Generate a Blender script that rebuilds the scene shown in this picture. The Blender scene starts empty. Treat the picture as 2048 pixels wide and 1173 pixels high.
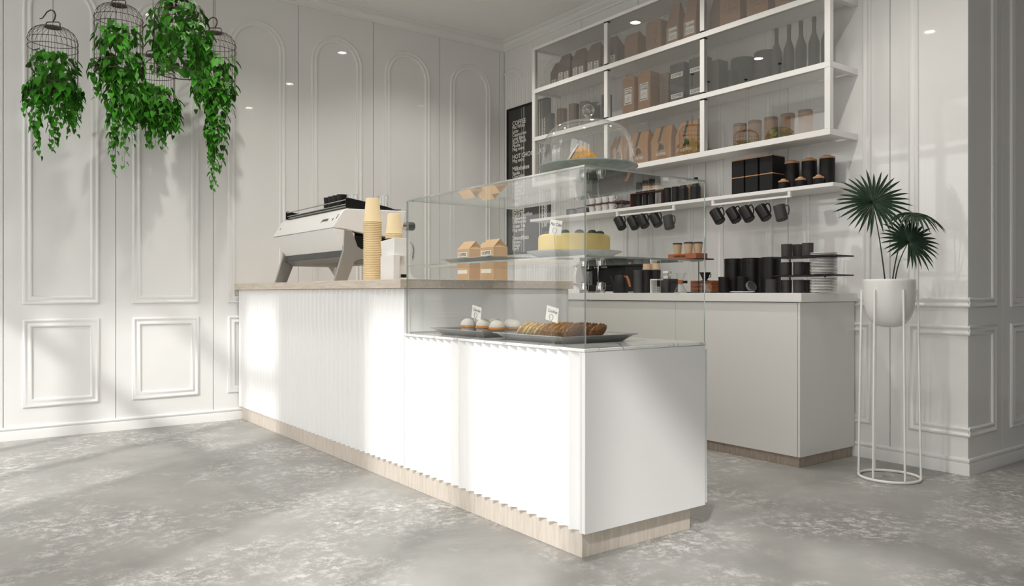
import bpy, bmesh, math, random
from mathutils import Vector, Matrix, noise
PI = math.pi
random.seed(7)
scene = bpy.context.scene
COL = scene.collection

# ------------------------------------------------------------------ camera model (level camera, eye height 1.0 m)
FPX, CX, CY, EYE = 1555.0, 1024.0, 586.5, 1.0
_n = math.hypot(.5958, .8031); SN, CS = .5958/_n, .8031/_n
def _ray(px, py):
    r = (px-CX)/FPX; return (r*CS+SN, -r*SN+CS, -(py-CY)/FPX)
def yat(px, X):
    a = _ray(px, 0); return a[1]*X/a[0]
def zat(px, py, X):
    a = _ray(px, py); return EYE+a[2]*X/a[0]
def xat(px, Y):
    a = _ray(px, 0); return a[0]*Y/a[1]
def flo(px, py, z=0.0):
    a = _ray(px, py); t = (z-EYE)/a[2]; return a[0]*t, a[1]*t
def atd(px, py, d):
    a = _ray(px, py); return Vector((a[0]*d, a[1]*d, EYE+a[2]*d))

# ------------------------------------------------------------------ materials
def lin(h):
    if isinstance(h, (tuple, list)): return (*h[:3], 1.0)
    h = h.lstrip('#'); o = []
    for i in (0, 2, 4):
        c = int(h[i:i+2], 16)/255
        o.append(c/12.92 if c <= .04045 else ((c+.055)/1.055)**2.4)
    return (*o, 1.0)
def newmat(name):
    m = bpy.data.materials.new(name); m.use_nodes = True
    nt = m.node_tree; return m, nt, nt.nodes.get('Principled BSDF'), nt.nodes.get('Material Output')
def mat(name, col, rough=.5, spec=.5, metal=0.0, var=.05, scale=14, bump=0.0, bscale=60, stretch=None, coat=0.0, island=0.0):
    m, nt, b, out = newmat(name)
    N, L = nt.nodes, nt.links
    c = lin(col)
    tc = N.new('ShaderNodeTexCoord'); no = N.new('ShaderNodeTexNoise')
    no.inputs['Scale'].default_value = scale; no.inputs['Detail'].default_value = 3
    src = tc.outputs['Object']
    if stretch:
        mp = N.new('ShaderNodeMapping'); mp.inputs['Scale'].default_value = stretch
        L.new(src, mp.inputs['Vector']); src = mp.outputs['Vector']
    L.new(src, no.inputs['Vector'])
    mx = N.new('ShaderNodeMix'); mx.data_type = 'RGBA'
    mx.inputs['A'].default_value = tuple(x*(1-var) for x in c[:3])+(1,)
    mx.inputs['B'].default_value = tuple(min(1, x*(1+var)) for x in c[:3])+(1,)
    L.new(no.outputs['Fac'], mx.inputs['Factor'])
    res = mx.outputs['Result']
    if island:
        ge = N.new('ShaderNodeNewGeometry'); hs = N.new('ShaderNodeHueSaturation')
        mr = N.new('ShaderNodeMapRange'); mr.inputs['To Min'].default_value = 1-island; mr.inputs['To Max'].default_value = 1+island
        L.new(ge.outputs['Random Per Island'], mr.inputs['Value']); L.new(mr.outputs['Result'], hs.inputs['Value'])
        L.new(res, hs.inputs['Color']); res = hs.outputs['Color']
    L.new(res, b.inputs['Base Color'])
    b.inputs['Roughness'].default_value = rough
    b.inputs['Specular IOR Level'].default_value = spec
    b.inputs['Metallic'].default_value = metal
    if coat: b.inputs['Coat Weight'].default_value = coat; b.inputs['Coat Roughness'].default_value = .04
    if bump:
        n2 = N.new('ShaderNodeTexNoise'); n2.inputs['Scale'].default_value = bscale; n2.inputs['Detail'].default_value = 4
        L.new(src, n2.inputs['Vector'])
        bp = N.new('ShaderNodeBump'); bp.inputs['Strength'].default_value = bump; bp.inputs['Distance'].default_value = .01
        L.new(n2.outputs['Fac'], bp.inputs['Height']); L.new(bp.outputs['Normal'], b.inputs['Normal'])
    return m
def wood(name, a, bcol, scale=(1, 1, 1), rough=.5):
    m, nt, b, out = newmat(name); N, L = nt.nodes, nt.links
    tc = N.new('ShaderNodeTexCoord'); mp = N.new('ShaderNodeMapping'); mp.inputs['Scale'].default_value = scale
    no = N.new('ShaderNodeTexNoise'); no.inputs['Scale'].default_value = 6; no.inputs['Detail'].default_value = 8; no.inputs['Roughness'].default_value = .7; no.inputs['Distortion'].default_value = .6
    cr = N.new('ShaderNodeValToRGB'); cr.color_ramp.elements[0].position = .3; cr.color_ramp.elements[1].position = .7
    cr.color_ramp.elements[0].color = lin(a); cr.color_ramp.elements[1].color = lin(bcol)
    L.new(tc.outputs['Object'], mp.inputs['Vector']); L.new(mp.outputs['Vector'], no.inputs['Vector'])
    L.new(no.outputs['Fac'], cr.inputs['Fac']); L.new(cr.outputs['Color'], b.inputs['Base Color'])
    bp = N.new('ShaderNodeBump'); bp.inputs['Strength'].default_value = .12; bp.inputs['Distance'].default_value = .004
    L.new(no.outputs['Fac'], bp.inputs['Height']); L.new(bp.outputs['Normal'], b.inputs['Normal'])
    b.inputs['Roughness'].default_value = rough
    return m
def thin_glass(name, tint=(.985, .99, .985), f0=.075, power=4.0, top=.9, rough=.0):
    m, nt, b, out = newmat(name); N, L = nt.nodes, nt.links
    N.remove(b)
    tr = N.new('ShaderNodeBsdfTransparent'); tr.inputs['Color'].default_value = (*tint, 1)
    gl = N.new('ShaderNodeBsdfGlossy'); gl.inputs['Roughness'].default_value = rough; gl.inputs['Color'].default_value = (1, 1, 1, 1)
    lw = N.new('ShaderNodeLayerWeight'); lw.inputs['Blend'].default_value = .5
    pw = N.new('ShaderNodeMath'); pw.operation = 'POWER'; pw.inputs[1].default_value = power
    mr = N.new('ShaderNodeMapRange'); mr.inputs['To Min'].default_value = f0; mr.inputs['To Max'].default_value = top
    mx = N.new('ShaderNodeMixShader')
    L.new(lw.outputs['Facing'], pw.inputs[0]); L.new(pw.outputs[0], mr.inputs['Value']); L.new(mr.outputs['Result'], mx.inputs['Fac'])
    L.new(tr.outputs[0], mx.inputs[1]); L.new(gl.outputs[0], mx.inputs[2]); L.new(mx.outputs[0], out.inputs['Surface'])
    return m
def emit(name, col, s):
    m, nt, b, out = newmat(name); nt.nodes.remove(b)
    e = nt.nodes.new('ShaderNodeEmission'); e.inputs['Color'].default_value = lin(col); e.inputs['Strength'].default_value = s
    nt.links.new(e.outputs[0], out.inputs['Surface']); return m

M = {}
M['wall'] = mat('white_lacquer_wall', (.80, .797, .785), rough=.03, spec=.45, var=.012, scale=2)
M['trim'] = mat('white_lacquer_trim', (.81, .807, .795), rough=.16, spec=.5, var=.01, scale=3)
M['ceil'] = mat('ceiling_paint', (.86, .857, .845), rough=.8, spec=.2, var=.01, scale=2)
M['counter'] = mat('white_matte_front', (.85, .85, .84), rough=.35, spec=.4, var=.01, scale=3)
M['cab'] = mat('greige_gloss_cabinet', (.72, .713, .69), rough=.10, spec=.5, var=.01, scale=2)
M['shelfw'] = mat('white_powder_coat', (.82, .81, .79), rough=.35, var=.01)
M['oak'] = wood('pale_oak_worktop', '#bfb1a0', '#dcd1c3', scale=(9, 1.2, 14))
M['plinth'] = wood('washed_oak_plinth', '#c3b8ab', '#ddd4c9', scale=(9, 9, .9))
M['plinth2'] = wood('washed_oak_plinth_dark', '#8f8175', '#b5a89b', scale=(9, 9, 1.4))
M['black'] = mat('black_enamel', '#0e0d0d', rough=.42, spec=.35, var=.15)
M['satin'] = mat('black_satin', '#141313', rough=.55, spec=.3, var=.12)
M['charcoal'] = mat('charcoal_stoneware', '#3a3736', rough=.6, var=.10, bump=.05)
M['grey'] = mat('grey_stoneware', '#6a6867', rough=.6, var=.08)
M['dgrey'] = mat('dark_grey_card', '#3b3b3a', rough=.65, var=.06)
M['kraft'] = mat('brown_kraft_paper', '#9c7657', rough=.75, var=.10, scale=30, bump=.06)
M['kraft2'] = mat('warm_kraft_paper', '#b98a5c', rough=.75, var=.08, scale=30, bump=.06)
M['kraftd'] = mat('dark_brown_paper', '#6e5a4b', rough=.7, var=.08, scale=30)
M['kraftl'] = mat('light_kraft_paper', '#cfae88', rough=.75, var=.06, scale=30, bump=.08)
M['label'] = mat('white_label_paper', '#efece6', rough=.7, var=.02)
M['ink'] = mat('black_print', '#1b1a19', rough=.7, var=.05)
M['chalk'] = mat('white_print', '#e9e7e0', rough=.7, var=.02)
M['board'] = mat('slate_board', '#3d3b39', rough=.6, var=.06, scale=5)
M['cage'] = mat('rusty_brown_wire', '#4a3c36', rough=.6, metal=.3, var=.2, scale=60)
M['leaf'] = mat('pothos_leaf', '#3a7d1c', rough=.55, spec=.2, var=.25, scale=18, island=.5)
M['stem'] = mat('vine_stem', '#4d6b2c', rough=.6, var=.15)
M['palm'] = mat('fan_palm_leaf', '#213a26', rough=.5, var=.2, scale=25, island=.25)
M['palmstem'] = mat('fan_palm_stem', '#1c2a20', rough=.5, var=.2)
M['soil'] = mat('potting_soil', '#4a3226', rough=.9, var=.35, scale=70, bump=.5)
M['ceramic'] = mat('white_ceramic', (.80, .79, .77), rough=.25, var=.01)
M['plate'] = mat('white_porcelain', (.78, .775, .76), rough=.2, var=.01)
M['cup'] = mat('cream_paper_cup', '#eed9ae', rough=.7, var=.02)
M['cupb'] = mat('tan_paper_cup', '#c2a787', rough=.7, var=.03)
M['lidwood'] = wood('bamboo_lid', '#a97b52', '#c79a6c', scale=(6, 6, 20))
M['boxwood'] = wood('orange_wood', '#8a4a28', '#b56a3e', scale=(12, 2, 12))
M['darkwood'] = wood('dark_red_wood', '#3f211c', '#5c332a', scale=(12, 2, 12))
M['steel'] = mat('brushed_steel', '#b4b2ae', rough=.33, metal=1, var=.06, scale=40)
M['chrome'] = mat('chrome', '#d5d4d2', rough=.12, metal=1, var=.02)
M['tray'] = mat('galvanised_tray', '#b5b4b2', rough=.36, metal=.85, var=.2, scale=9)
M['mwhite'] = mat('machine_white', (.82, .81, .79), rough=.22, var=.01)
M['mgrey'] = mat('machine_dark_grey', '#4a4a4a', rough=.4, var=.05)
M['malu'] = mat('machine_aluminium', '#a9a7a3', rough=.4, metal=.6, var=.05)
M['walnut'] = wood('walnut_handle', '#4a2f22', '#6b4632', scale=(20, 20, 4))
M['cake'] = mat('vanilla_cream', '#e6cc86', rough=.6, var=.04)
M['berry'] = mat('dark_green_topping', '#3a4232', rough=.55, var=.2)
M['frost'] = mat('white_frosting', '#e8e3d9', rough=.55, var=.03)
M['sponge'] = mat('golden_sponge', '#d08a3c', rough=.8, var=.3, scale=40, bump=.4)
M['liner'] = mat('pale_pink_liner', '#d9c3b8', rough=.7, var=.04)
M['bisc'] = mat('pale_biscuit', '#e6c98e', rough=.85, var=.25, scale=50, bump=.6)
M['bisc2'] = mat('golden_biscuit', '#c49452', rough=.85, var=.35, scale=45, bump=.6)
M['bisc3'] = mat('brown_nut_biscuit', '#a87a50', rough=.85, var=.45, scale=45, bump=.8)
M['pastry'] = mat('golden_pastry', '#d39a3a', rough=.6, var=.4, scale=30, bump=.5)
M['napkin'] = mat('white_linen', '#d5d2cc', rough=.9, var=.04, bump=.2)
M['conn'] = mat('black_connector', '#121212', rough=.4, var=.1)
M['glass'] = thin_glass('clear_case_glass', f0=.016, power=4.5)
M['pane'] = thin_glass('shelf_pane_glass', tint=(.95, .95, .945), f0=.15, power=3.2)
M['dome'] = thin_glass('dome_glass', tint=(.985, .99, .985), f0=.065, power=2.6, top=.75, rough=.02)
M['jug'] = thin_glass('thin_jug_glass', tint=(.96, .97, .96), f0=.06, power=2.5)
M['gedge'] = mat('polished_glass_edge', '#a6ada7', rough=.06, spec=.9, var=.6, scale=6)  # strong light and dark mottling in the colour stands in for edge glints
M['aqua'] = mat('pressed_green_glass', '#e3ebe9', rough=.15, spec=.7, var=.25, scale=30, bump=.25, bscale=90)
_b = M['aqua'].node_tree.nodes['Principled BSDF']; _b.inputs['Transmission Weight'].default_value = .15
M['aquad'] = mat('pressed_green_glass_stand', '#8a9794', rough=.12, spec=.7, var=.35, scale=30, bump=.3, bscale=90)
M['lamp'] = emit('downlight_lens', '#fff6e8', 34)

# floor: polished concrete with pale scuffs
def floor_mat():
    m, nt, b, out = newmat('polished_concrete'); N, L = nt.nodes, nt.links
    tc = N.new('ShaderNodeTexCoord')
    def nz(scale, det, rough=.6, dist=0.0, vec=None):
        n = N.new('ShaderNodeTexNoise'); n.inputs['Scale'].default_value = scale; n.inputs['Detail'].default_value = det
        n.inputs['Roughness'].default_value = rough; n.inputs['Distortion'].default_value = dist
        L.new(vec or tc.outputs['Object'], n.inputs['Vector']); return n.outputs['Fac']
    def ramp(fac, p0, p1, c0, c1):
        r = N.new('ShaderNodeValToRGB'); r.color_ramp.elements[0].position = p0; r.color_ramp.elements[1].position = p1
        r.color_ramp.elements[0].color = c0; r.color_ramp.elements[1].color = c1; L.new(fac, r.inputs['Fac']); return r.outputs['Color']
    def mul(a, c):
        x = N.new('ShaderNodeMath'); x.operation = 'MULTIPLY'; L.new(a, x.inputs[0]); L.new(c, x.inputs[1]); return x.outputs[0]
    base = ramp(nz(1.3, 8, .65, .3), .3, .72, (.235, .23, .217, 1), (.41, .402, .384, 1))
    big = ramp(nz(1.5, 6, .68), .45, .60, (0, 0, 0, 1), (1, 1, 1, 1))
    spk = ramp(nz(19, 12, .84, .15), .485, .565, (0, 0, 0, 1), (1, 1, 1, 1))
    w = N.new('ShaderNodeTexWave'); w.inputs['Scale'].default_value = 1.1; w.inputs['Distortion'].default_value = 28; w.inputs['Detail'].default_value = 5; w.inputs['Detail Scale'].default_value = 2.2
    L.new(tc.outputs['Object'], w.inputs['Vector'])
    vein = ramp(w.outputs['Fac'], .03, .0, (0, 0, 0, 1), (1, 1, 1, 1))
    mask = mul(big, spk)
    mx = N.new('ShaderNodeMix'); mx.data_type = 'RGBA'; mx.inputs['B'].default_value = (.68, .67, .65, 1)
    sc = N.new('ShaderNodeMath'); sc.operation = 'MULTIPLY'; sc.inputs[1].default_value = .85; L.new(mask, sc.inputs[0])
    L.new(sc.outputs[0], mx.inputs['Factor']); L.new(base, mx.inputs['A'])
    L.new(mx.outputs['Result'], b.inputs['Base Color'])
    b.inputs['Roughness'].default_value = .42; b.inputs['Specular IOR Level'].default_value = .4
    bp = N.new('ShaderNodeBump'); bp.inputs['Strength'].default_value = .08; bp.inputs['Distance'].default_value = .004
    L.new(nz(16, 9, .75, .6), bp.inputs['Height']); L.new(bp.outputs['Normal'], b.inputs['Normal'])
    return m
M['floor'] = floor_mat()
def marble_mat():
    m, nt, b, out = newmat('white_marble'); N, L = nt.nodes, nt.links
    tc = N.new('ShaderNodeTexCoord')
    n = N.new('ShaderNodeTexNoise'); n.inputs['Scale'].default_value = 3.2; n.inputs['Detail'].default_value = 8; n.inputs['Distortion'].default_value = 1.6
    L.new(tc.outputs['Object'], n.inputs['Vector'])
    r = N.new('ShaderNodeValToRGB'); e = r.color_ramp.elements
    e[0].position = .44; e[0].color = (.84, .84, .83, 1); e[1].position = .56; e[1].color = (.84, .84, .83, 1)
    x = e.new(.5); x.color = (.42, .42, .43, 1); x = e.new(.485); x.color = (.8, .8, .79, 1); x = e.new(.515); x.color = (.8, .8, .79, 1)
    L.new(n.outputs['Fac'], r.inputs['Fac']); L.new(r.outputs['Color'], b.inputs['Base Color'])
    b.inputs['Roughness'].default_value = .1
    return m
M['marble'] = marble_mat()

# ------------------------------------------------------------------ mesh building
class MB:
    def __init__(s): s.v = []; s.f = []; s.mi = []; s.cur = 0
    def add(s, vs, fs):
        o = len(s.v); s.v += [tuple(v) for v in vs]
        for f in fs: s.f.append(tuple(i+o for i in f)); s.mi.append(s.cur)
        return s
    def box(s, x0, x1, y0, y1, z0, z1):
        vs = [(x0, y0, z0), (x1, y0, z0), (x1, y1, z0), (x0, y1, z0), (x0, y0, z1), (x1, y0, z1), (x1, y1, z1), (x0, y1, z1)]
        return s.add(vs, [(0, 3, 2, 1), (4, 5, 6, 7), (0, 1, 5, 4), (1, 2, 6, 5), (2, 3, 7, 6), (3, 0, 4, 7)])
    def obox(s, c, d, sx, sy, sz):
        R = d.to_matrix() if hasattr(d, 'to_matrix') else d
        vs = [Vector(c)+R @ Vector((x*sx/2, y*sy/2, z*sz/2)) for z in (-1, 1) for x, y in ((-1, -1), (1, -1), (1, 1), (-1, 1))]
        return s.add(vs, [(0, 3, 2, 1), (4, 5, 6, 7), (0, 1, 5, 4), (1, 2, 6, 5), (2, 3, 7, 6), (3, 0, 4, 7)])
    def lathe(s, prof, c=(0, 0, 0), seg=24, sx=1, sy=1):
        vs = []; fs = []; idx = []
        for r, z in prof:
            if r < 1e-6: idx.append([len(vs)]*seg); vs.append((c[0], c[1], c[2]+z))
            else:
                idx.append(list(range(len(vs), len(vs)+seg)))
                for k in range(seg):
                    a = 2*PI*k/seg; vs.append((c[0]+r*math.cos(a)*sx, c[1]+r*math.sin(a)*sy, c[2]+z))
        for i in range(len(prof)-1):
            A, B = idx[i], idx[i+1]
            for k in range(seg):
                q = (A[k], A[(k+1) % seg], B[(k+1) % seg], B[k]); u = []
                for w in q:
                    if w not in u: u.append(w)
                if len(u) > 2: fs.append(tuple(u))
        return s.add(vs, fs)
    def cyl(s, r, z0, z1, c=(0, 0, 0), seg=24): return s.lathe([(0, z0), (r, z0), (r, z1), (0, z1)], c, seg)
    def tube(s, pts, r, seg=8, closed=False, cap=True):
        pts = [Vector(p) for p in pts]; n = len(pts); vs = []; fs = []
        rr = r if isinstance(r, (list, tuple)) else [r]*n
        up = None
        for i, p in enumerate(pts):
            a = pts[(i-1) % n] if (i > 0 or closed) else p
            b = pts[(i+1) % n] if (i < n-1 or closed) else p
            t = (b-a).normalized()
            if up is None: up = Vector((0, 0, 1)) if abs(t.z) < .9 else Vector((1, 0, 0))
            u = (up-t*up.dot(t))
            if u.length < 1e-6: u = t.orthogonal()
            u.normalize(); up = u; w = t.cross(u)
            for k in range(seg):
                q = 2*PI*k/seg; vs.append(p+(u*math.cos(q)+w*math.sin(q))*rr[i])
        m = n if closed else n-1
        for i in range(m):
            j = (i+1) % n
            for k in range(seg):
                fs.append((i*seg+k, i*seg+(k+1) % seg, j*seg+(k+1) % seg, j*seg+k))
        if cap and not closed:
            fs.append(tuple(reversed(range(seg)))); fs.append(tuple(range((n-1)*seg, n*seg)))
        return s.add(vs, fs)
    def prism(s, poly, a0, a1, axis='y'):
        # poly: 2D points; extruded along axis
        def mk(p, a):
            return {'x': (a, p[0], p[1]), 'y': (p[0], a, p[1]), 'z': (p[0], p[1], a)}[axis]
        n = len(poly); vs = [mk(p, a0) for p in poly]+[mk(p, a1) for p in poly]
        fs = [tuple(range(n)), tuple(reversed(range(n, 2*n)))]
        for i in range(n):
            j = (i+1) % n; fs.append((i, n+i, n+j, j))
        return s.add(vs, fs)
    def build(s, name, m, parent=None, bevel=0.0, seg=2, ang=35, loc=None, smooth=True, fixn=True):
        me = bpy.data.meshes.new(name); me.from_pydata(s.v, [], s.f)
        if fixn:
            bm = bmesh.new(); bm.from_mesh(me); bmesh.ops.recalc_face_normals(bm, faces=bm.faces[:]); bm.to_mesh(me); bm.free()
        ms = m if isinstance(m, (list, tuple)) else [m]
        for x in ms: me.materials.append(M[x] if isinstance(x, str) else x)
        if len(ms) > 1:
            for p, i in zip(me.polygons, s.mi): p.material_index = i
        if smooth:
            me.polygons.foreach_set('use_smooth', [True]*len(me.polygons)); me.set_sharp_from_angle(angle=math.radians(ang))
        me.update()
        o = bpy.data.objects.new(name, me); COL.objects.link(o)
        if parent: o.parent = parent
        if loc is not None: o.location = loc
        if bevel:
            b = o.modifiers.new('edge', 'BEVEL'); b.width = bevel; b.segments = seg; b.limit_method = 'ANGLE'; b.angle_limit = math.radians(40)
            b.harden_normals = False
        return o

def tag(o, label, cat, group=None, kind=None):
    if label: o['label'] = label
    if cat: o['category'] = cat
    if group: o['group'] = group
    if kind: o['kind'] = kind
    return o
def thing(name, label, cat, loc=(0, 0, 0), rz=0.0, group=None):
    o = bpy.data.objects.new(name, None); COL.objects.link(o); o.empty_display_size = .05
    o.location = loc; o.rotation_euler = (0, 0, rz)
    return tag(o, label, cat, group)
def struct(o): o['kind'] = 'structure'; return o
def dup(root, loc=None, rot=None, label=None, scale=None):
    r = root.copy(); COL.objects.link(r)
    if loc is not None: r.location = loc
    if rot is not None: r.rotation_euler = rot
    if scale is not None: r.scale = scale
    if label: r['label'] = label
    for ch in list(root.children):
        c = ch.copy(); COL.objects.link(c); c.parent = r
        for g in list(ch.children):
            d = g.copy(); COL.objects.link(d); d.parent = c
    return r
# lettering: flat text turned into a mesh; x = reading direction, y = up
FACE_L = Matrix(((0, 0, -1), (-1, 0, 0), (0, 1, 0)))     # on a face looking towards -X (reads along -Y)
FACE_F = Matrix(((1, 0, 0), (0, 0, -1), (0, 1, 0)))      # on a face looking towards -Y (reads along +X)
def text(s, size, loc, m='ink', parent=None, R=FACE_L, align='CENTER', name='lettering', bold=0.0, sx=1.0, shear=0.0, rot=0.0, depth=.0004):
    cu = bpy.data.curves.new('t', 'FONT'); cu.body = s; cu.size = size; cu.align_x = align; cu.align_y = 'CENTER'
    cu.resolution_u = 2; cu.offset = bold*size; cu.shear = shear; cu.extrude = depth
    to = bpy.data.objects.new('t', cu); COL.objects.link(to)
    dg = bpy.context.evaluated_depsgraph_get(); me = bpy.data.meshes.new_from_object(to.evaluated_get(dg))
    bpy.data.objects.remove(to); bpy.data.curves.remove(cu)
    T = Matrix.Translation(Vector(loc)) @ R.to_4x4() @ Matrix.Rotation(rot, 4, 'Z') @ Matrix.Diagonal((sx, 1, 1, 1))
    me.transform(T); me.materials.clear(); me.materials.append(M[m]); me.name = name
    o = bpy.data.objects.new(name, me); COL.objects.link(o)
    if parent: o.parent = parent
    return o
def texts(rows, m='ink', parent=None, R=FACE_L, name='lettering'):
    """several strings in ONE lettering mesh: rows = (string, size, loc, align, bold, sx)"""
    obs = [text(r[0], r[1], r[2], m, None, R, r[3] if len(r) > 3 else 'CENTER', name, r[4] if len(r) > 4 else 0, r[5] if len(r) > 5 else 1) for r in rows]
    bm = bmesh.new()
    for o in obs: bm.from_mesh(o.data)
    me = bpy.data.meshes.new(name); bm.to_mesh(me); bm.free(); me.materials.append(M[m])
    for o in obs: bpy.data.objects.remove(o)
    o = bpy.data.objects.new(name, me); COL.objects.link(o)
    if parent: o.parent = parent
    return o
ORD = ['lowest', 'second', 'third', 'fourth', 'fifth', 'sixth', 'seventh', 'eighth', 'ninth', 'tenth', 'eleventh', 'twelfth', 'thirteenth', 'fourteenth', 'fifteenth', 'sixteenth', 'seventeenth', 'eighteenth', 'nineteenth', 'twentieth']
def nth(i):
    w = ['first', 'second', 'third', 'fourth', 'fifth', 'sixth', 'seventh', 'eighth', 'ninth', 'tenth', 'eleventh', 'twelfth', 'thirteenth', 'fourteenth', 'fifteenth', 'sixteenth', 'seventeenth', 'eighteenth', 'nineteenth']
    if i <= 19: return w[i-1]
    t, u = divmod(i, 10); tens = {2: 'twent', 3: 'thirt', 4: 'fort'}[t]
    return tens+'ieth' if u == 0 else tens+'y-'+w[u-1]

# ================================================================== ROOM SHELL
WX, WY, CZ, WE = 4.54, 6.245, 3.475, 1.93      # shelf wall plane, arch wall plane, ceiling, return wall plane
PITCH = .685
b = MB(); b.box(-3.2, 8.2, -3.2, 6.5, -.1, 0); struct(b.build('floor', 'floor', smooth=False))
b = MB(); b.box(-.7, 8.2, -3.2, 6.5, CZ, CZ+.1); struct(b.build('ceiling', 'ceil', smooth=False))
# arch wall: boards with hairline joints
b = MB(); b.box(-.7, WX+.1, WY+.02, WY+.12, 0, CZ)
k = -2
while .368+PITCH*k < WX:
    x0 = max(-.5, .368+PITCH*k+.002); x1 = min(WX, .368+PITCH*(k+1)-.002)
    if x1 > x0: b.box(x0, x1, WY, WY+.02, 0, CZ)
    k += 1
struct(b.build('wall_left', 'wall', bevel=.0012, seg=1, smooth=False))
# shelf wall
b = MB(); b.box(WX+.02, WX+.12, WE+.1, WY+.02, 0, CZ)
seams = [2.364+PITCH*i for i in range(6)]
ys = [WE]+seams+[WY]
for i in range(len(ys)-1):
    b.box(WX, WX+.02, ys[i]+(.002 if i else 0), ys[i+1]-.002, 0, CZ)
struct(b.build('wall_back', 'wall', bevel=.0012, seg=1, smooth=False))
# return wall on the right
b = MB(); b.box(WX+.02, 8.1, WE+.02, WE+.1, 0, CZ)
xs = [WX+.02]+[4.974+PITCH*i for i in range(5)]+[8.1]
for i in range(len(xs)-1):
    if xs[i+1] > xs[i]: b.box(xs[i]+(.002 if i else 0), min(8.1, xs[i+1])-.002, WE, WE+.02, 0, CZ)
struct(b.build('wall_right', 'wall', bevel=.0012, seg=1, smooth=False))
b = MB(); b.box(8.1, 8.2, -3.1, WE+.12, 0, CZ); struct(b.build('wall_side', 'wall', smooth=False))
b = MB(); b.box(-.7, 8.2, -3.2, -3.1, 0, CZ); struct(b.build('wall_rear', 'wall', smooth=False))
# window wall behind the camera: solid piers, lintel, low sill
WINS = [(3.58, 6.12, [4.42, 5.27]), (-1.15, 2.33, [-.38, .45, 1.27])]
ZL, ZS = 3.335, .06
b = MB()
edges = sorted([v for w in WINS for v in w[:2]]); cuts = [-3.1]+edges+[WY+.02]
for i in range(0, len(cuts), 2): b.box(-.7, -.5, cuts[i], cuts[i+1], 0, CZ)
for y0, y1, _ in WINS:
    b.box(-.7, -.5, y0, y1, ZL, CZ); b.box(-.7, -.5, y0, y1, 0, ZS)
struct(b.build('wall_window', 'wall', smooth=False))
for i, (y0, y1, mu) in enumerate(WINS):
    b = MB()
    for y in [y0+.03]+mu+[y1-.03]: b.box(-.64, -.56, y-.045, y+.045, ZS, ZL)
    for z in (ZS+.02,)+((1.78, 2.69) if i == 0 else ())+(ZL-.02,): b.box(-.64, -.56, y0, y1, z-(.045 if 1 < z < 3 else .02), z+(.045 if 1 < z < 3 else .02))
    struct(b.build('window_%d' % (i+1), 'trim', smooth=False))

b = MB(); b.box(-3.4, -.72, 4.4, 7.2, 3.32, 3.40); struct(b.build('added_sun_blocker', 'ceil', smooth=False))  # unseen slab added outside to cut the sun off the upper arch wall

# mouldings
BEAD = [(0, 0), (0, .005), (.003, .0105), (.009, .0145), (.015, .013), (.020, .008), (.0235, .0055), (.030, .0055), (.034, .008), (.040, .012), (.047, .0135), (.053, .0095), (.056, .004), (.056, 0)]
def sweep(path, closed, prof, mp):
    n = len(path); P = [Vector((p[0], p[1])) for p in path]; vs = []; fs = []; m = len(prof)
    for i in range(n):
        a = P[(i-1) % n] if (closed or i > 0) else None
        c = P[(i+1) % n] if (closed or i < n-1) else None
        d0 = (P[i]-a).normalized() if a is not None else (c-P[i]).normalized()
        d1 = (c-P[i]).normalized() if c is not None else d0
        n0 = Vector((-d0.y, d0.x)); n1 = Vector((-d1.y, d1.x))
        mi = (n0+n1)/max(.2, 1+n0.dot(n1))
        for u, h in prof:
            q = P[i]+mi*u; vs.append(mp(q.x, q.y, h))
    for i in range(n if closed else n-1):
        j = (i+1) % n
        for k in range(m-1): fs.append((i*m+k, i*m+k+1, j*m+k+1, j*m+k))
    return MB().add(vs, fs)
mpL = lambda s, z, h: (s, WY-h, z)
mpB = lambda s, z, h: (WX-h, s, z)
mpR = lambda s, z, h: (s, WE-h, z)
def rect(s0, s1, z0, z1): return [(s0, z0), (s1, z0), (s1, z1), (s0, z1)]
def arch(s0, s1, z0, ztop, n=20):
    r = (s1-s0)/2; c = (s0+s1)/2; zc = ztop-r
    return [(s0, z0), (s1, z0)]+[(c+r*math.cos(PI*k/n), zc+r*math.sin(PI*k/n)) for k in range(n+1)]
TR = [0]
def trim(mb, m='trim', ang=50):
    TR[0] += 1; return struct(mb.build('trim_%d' % TR[0], m, ang=ang))
for k in range(-1, 6):
    x0 = .368+PITCH*k+.110; x1 = x0+.467
    trim(sweep(rect(x0, x1, .215, .820), True, BEAD, mpL))
    trim(sweep(arch(x0, x1, .924, 3.198), True, BEAD, mpL))
for i in range(5):                                     # shelf wall, full panels
    y0 = seams[i]+.112; y1 = y0+.466
    trim(sweep(rect(y0, y1, .208, .821), True, BEAD, mpB))
    trim(sweep(arch(y0, y1, .919, 3.198), True, BEAD, mpB))
# last panel runs into the corner
y0 = seams[5]+.112; y1 = y0+.466; ap = [(y, z) for y, z in arch(y0, y1, .919, 3.198) if y <= WY]
ap = [p for p in arch(y0, y1, .919, 3.198)[2:] if p[0] <= WY-.005]+[(y0, .919), (WY-.005, .919)]
trim(sweep(ap, False, BEAD, mpB))
trim(sweep([(WY-.005, .821), (y0, .821), (y0, .208), (WY-.005, .208)], False, BEAD, mpB))
# frames wrapping the outside corner
h0 = .0
ext = .0145
for z0, z1 in ((.208, .821), (.919, 3.198)):
    trim(sweep([(2.252, z1), (2.252, z1)][:0]+[(WE-ext, z1), (2.252, z1), (2.252, z0), (WE-ext, z0)][::-1], False, [(u, h) for u, h in BEAD], mpB))
    trim(sweep([(WX-ext, z0), (4.886, z0), (4.886, z1), (WX-ext, z1)], False, BEAD, mpR))
    for i in range(4):
        x0 = 4.974+PITCH*i+.11; trim(sweep(rect(x0, x0+.466, z0, z1), True, BEAD, mpR))
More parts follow.
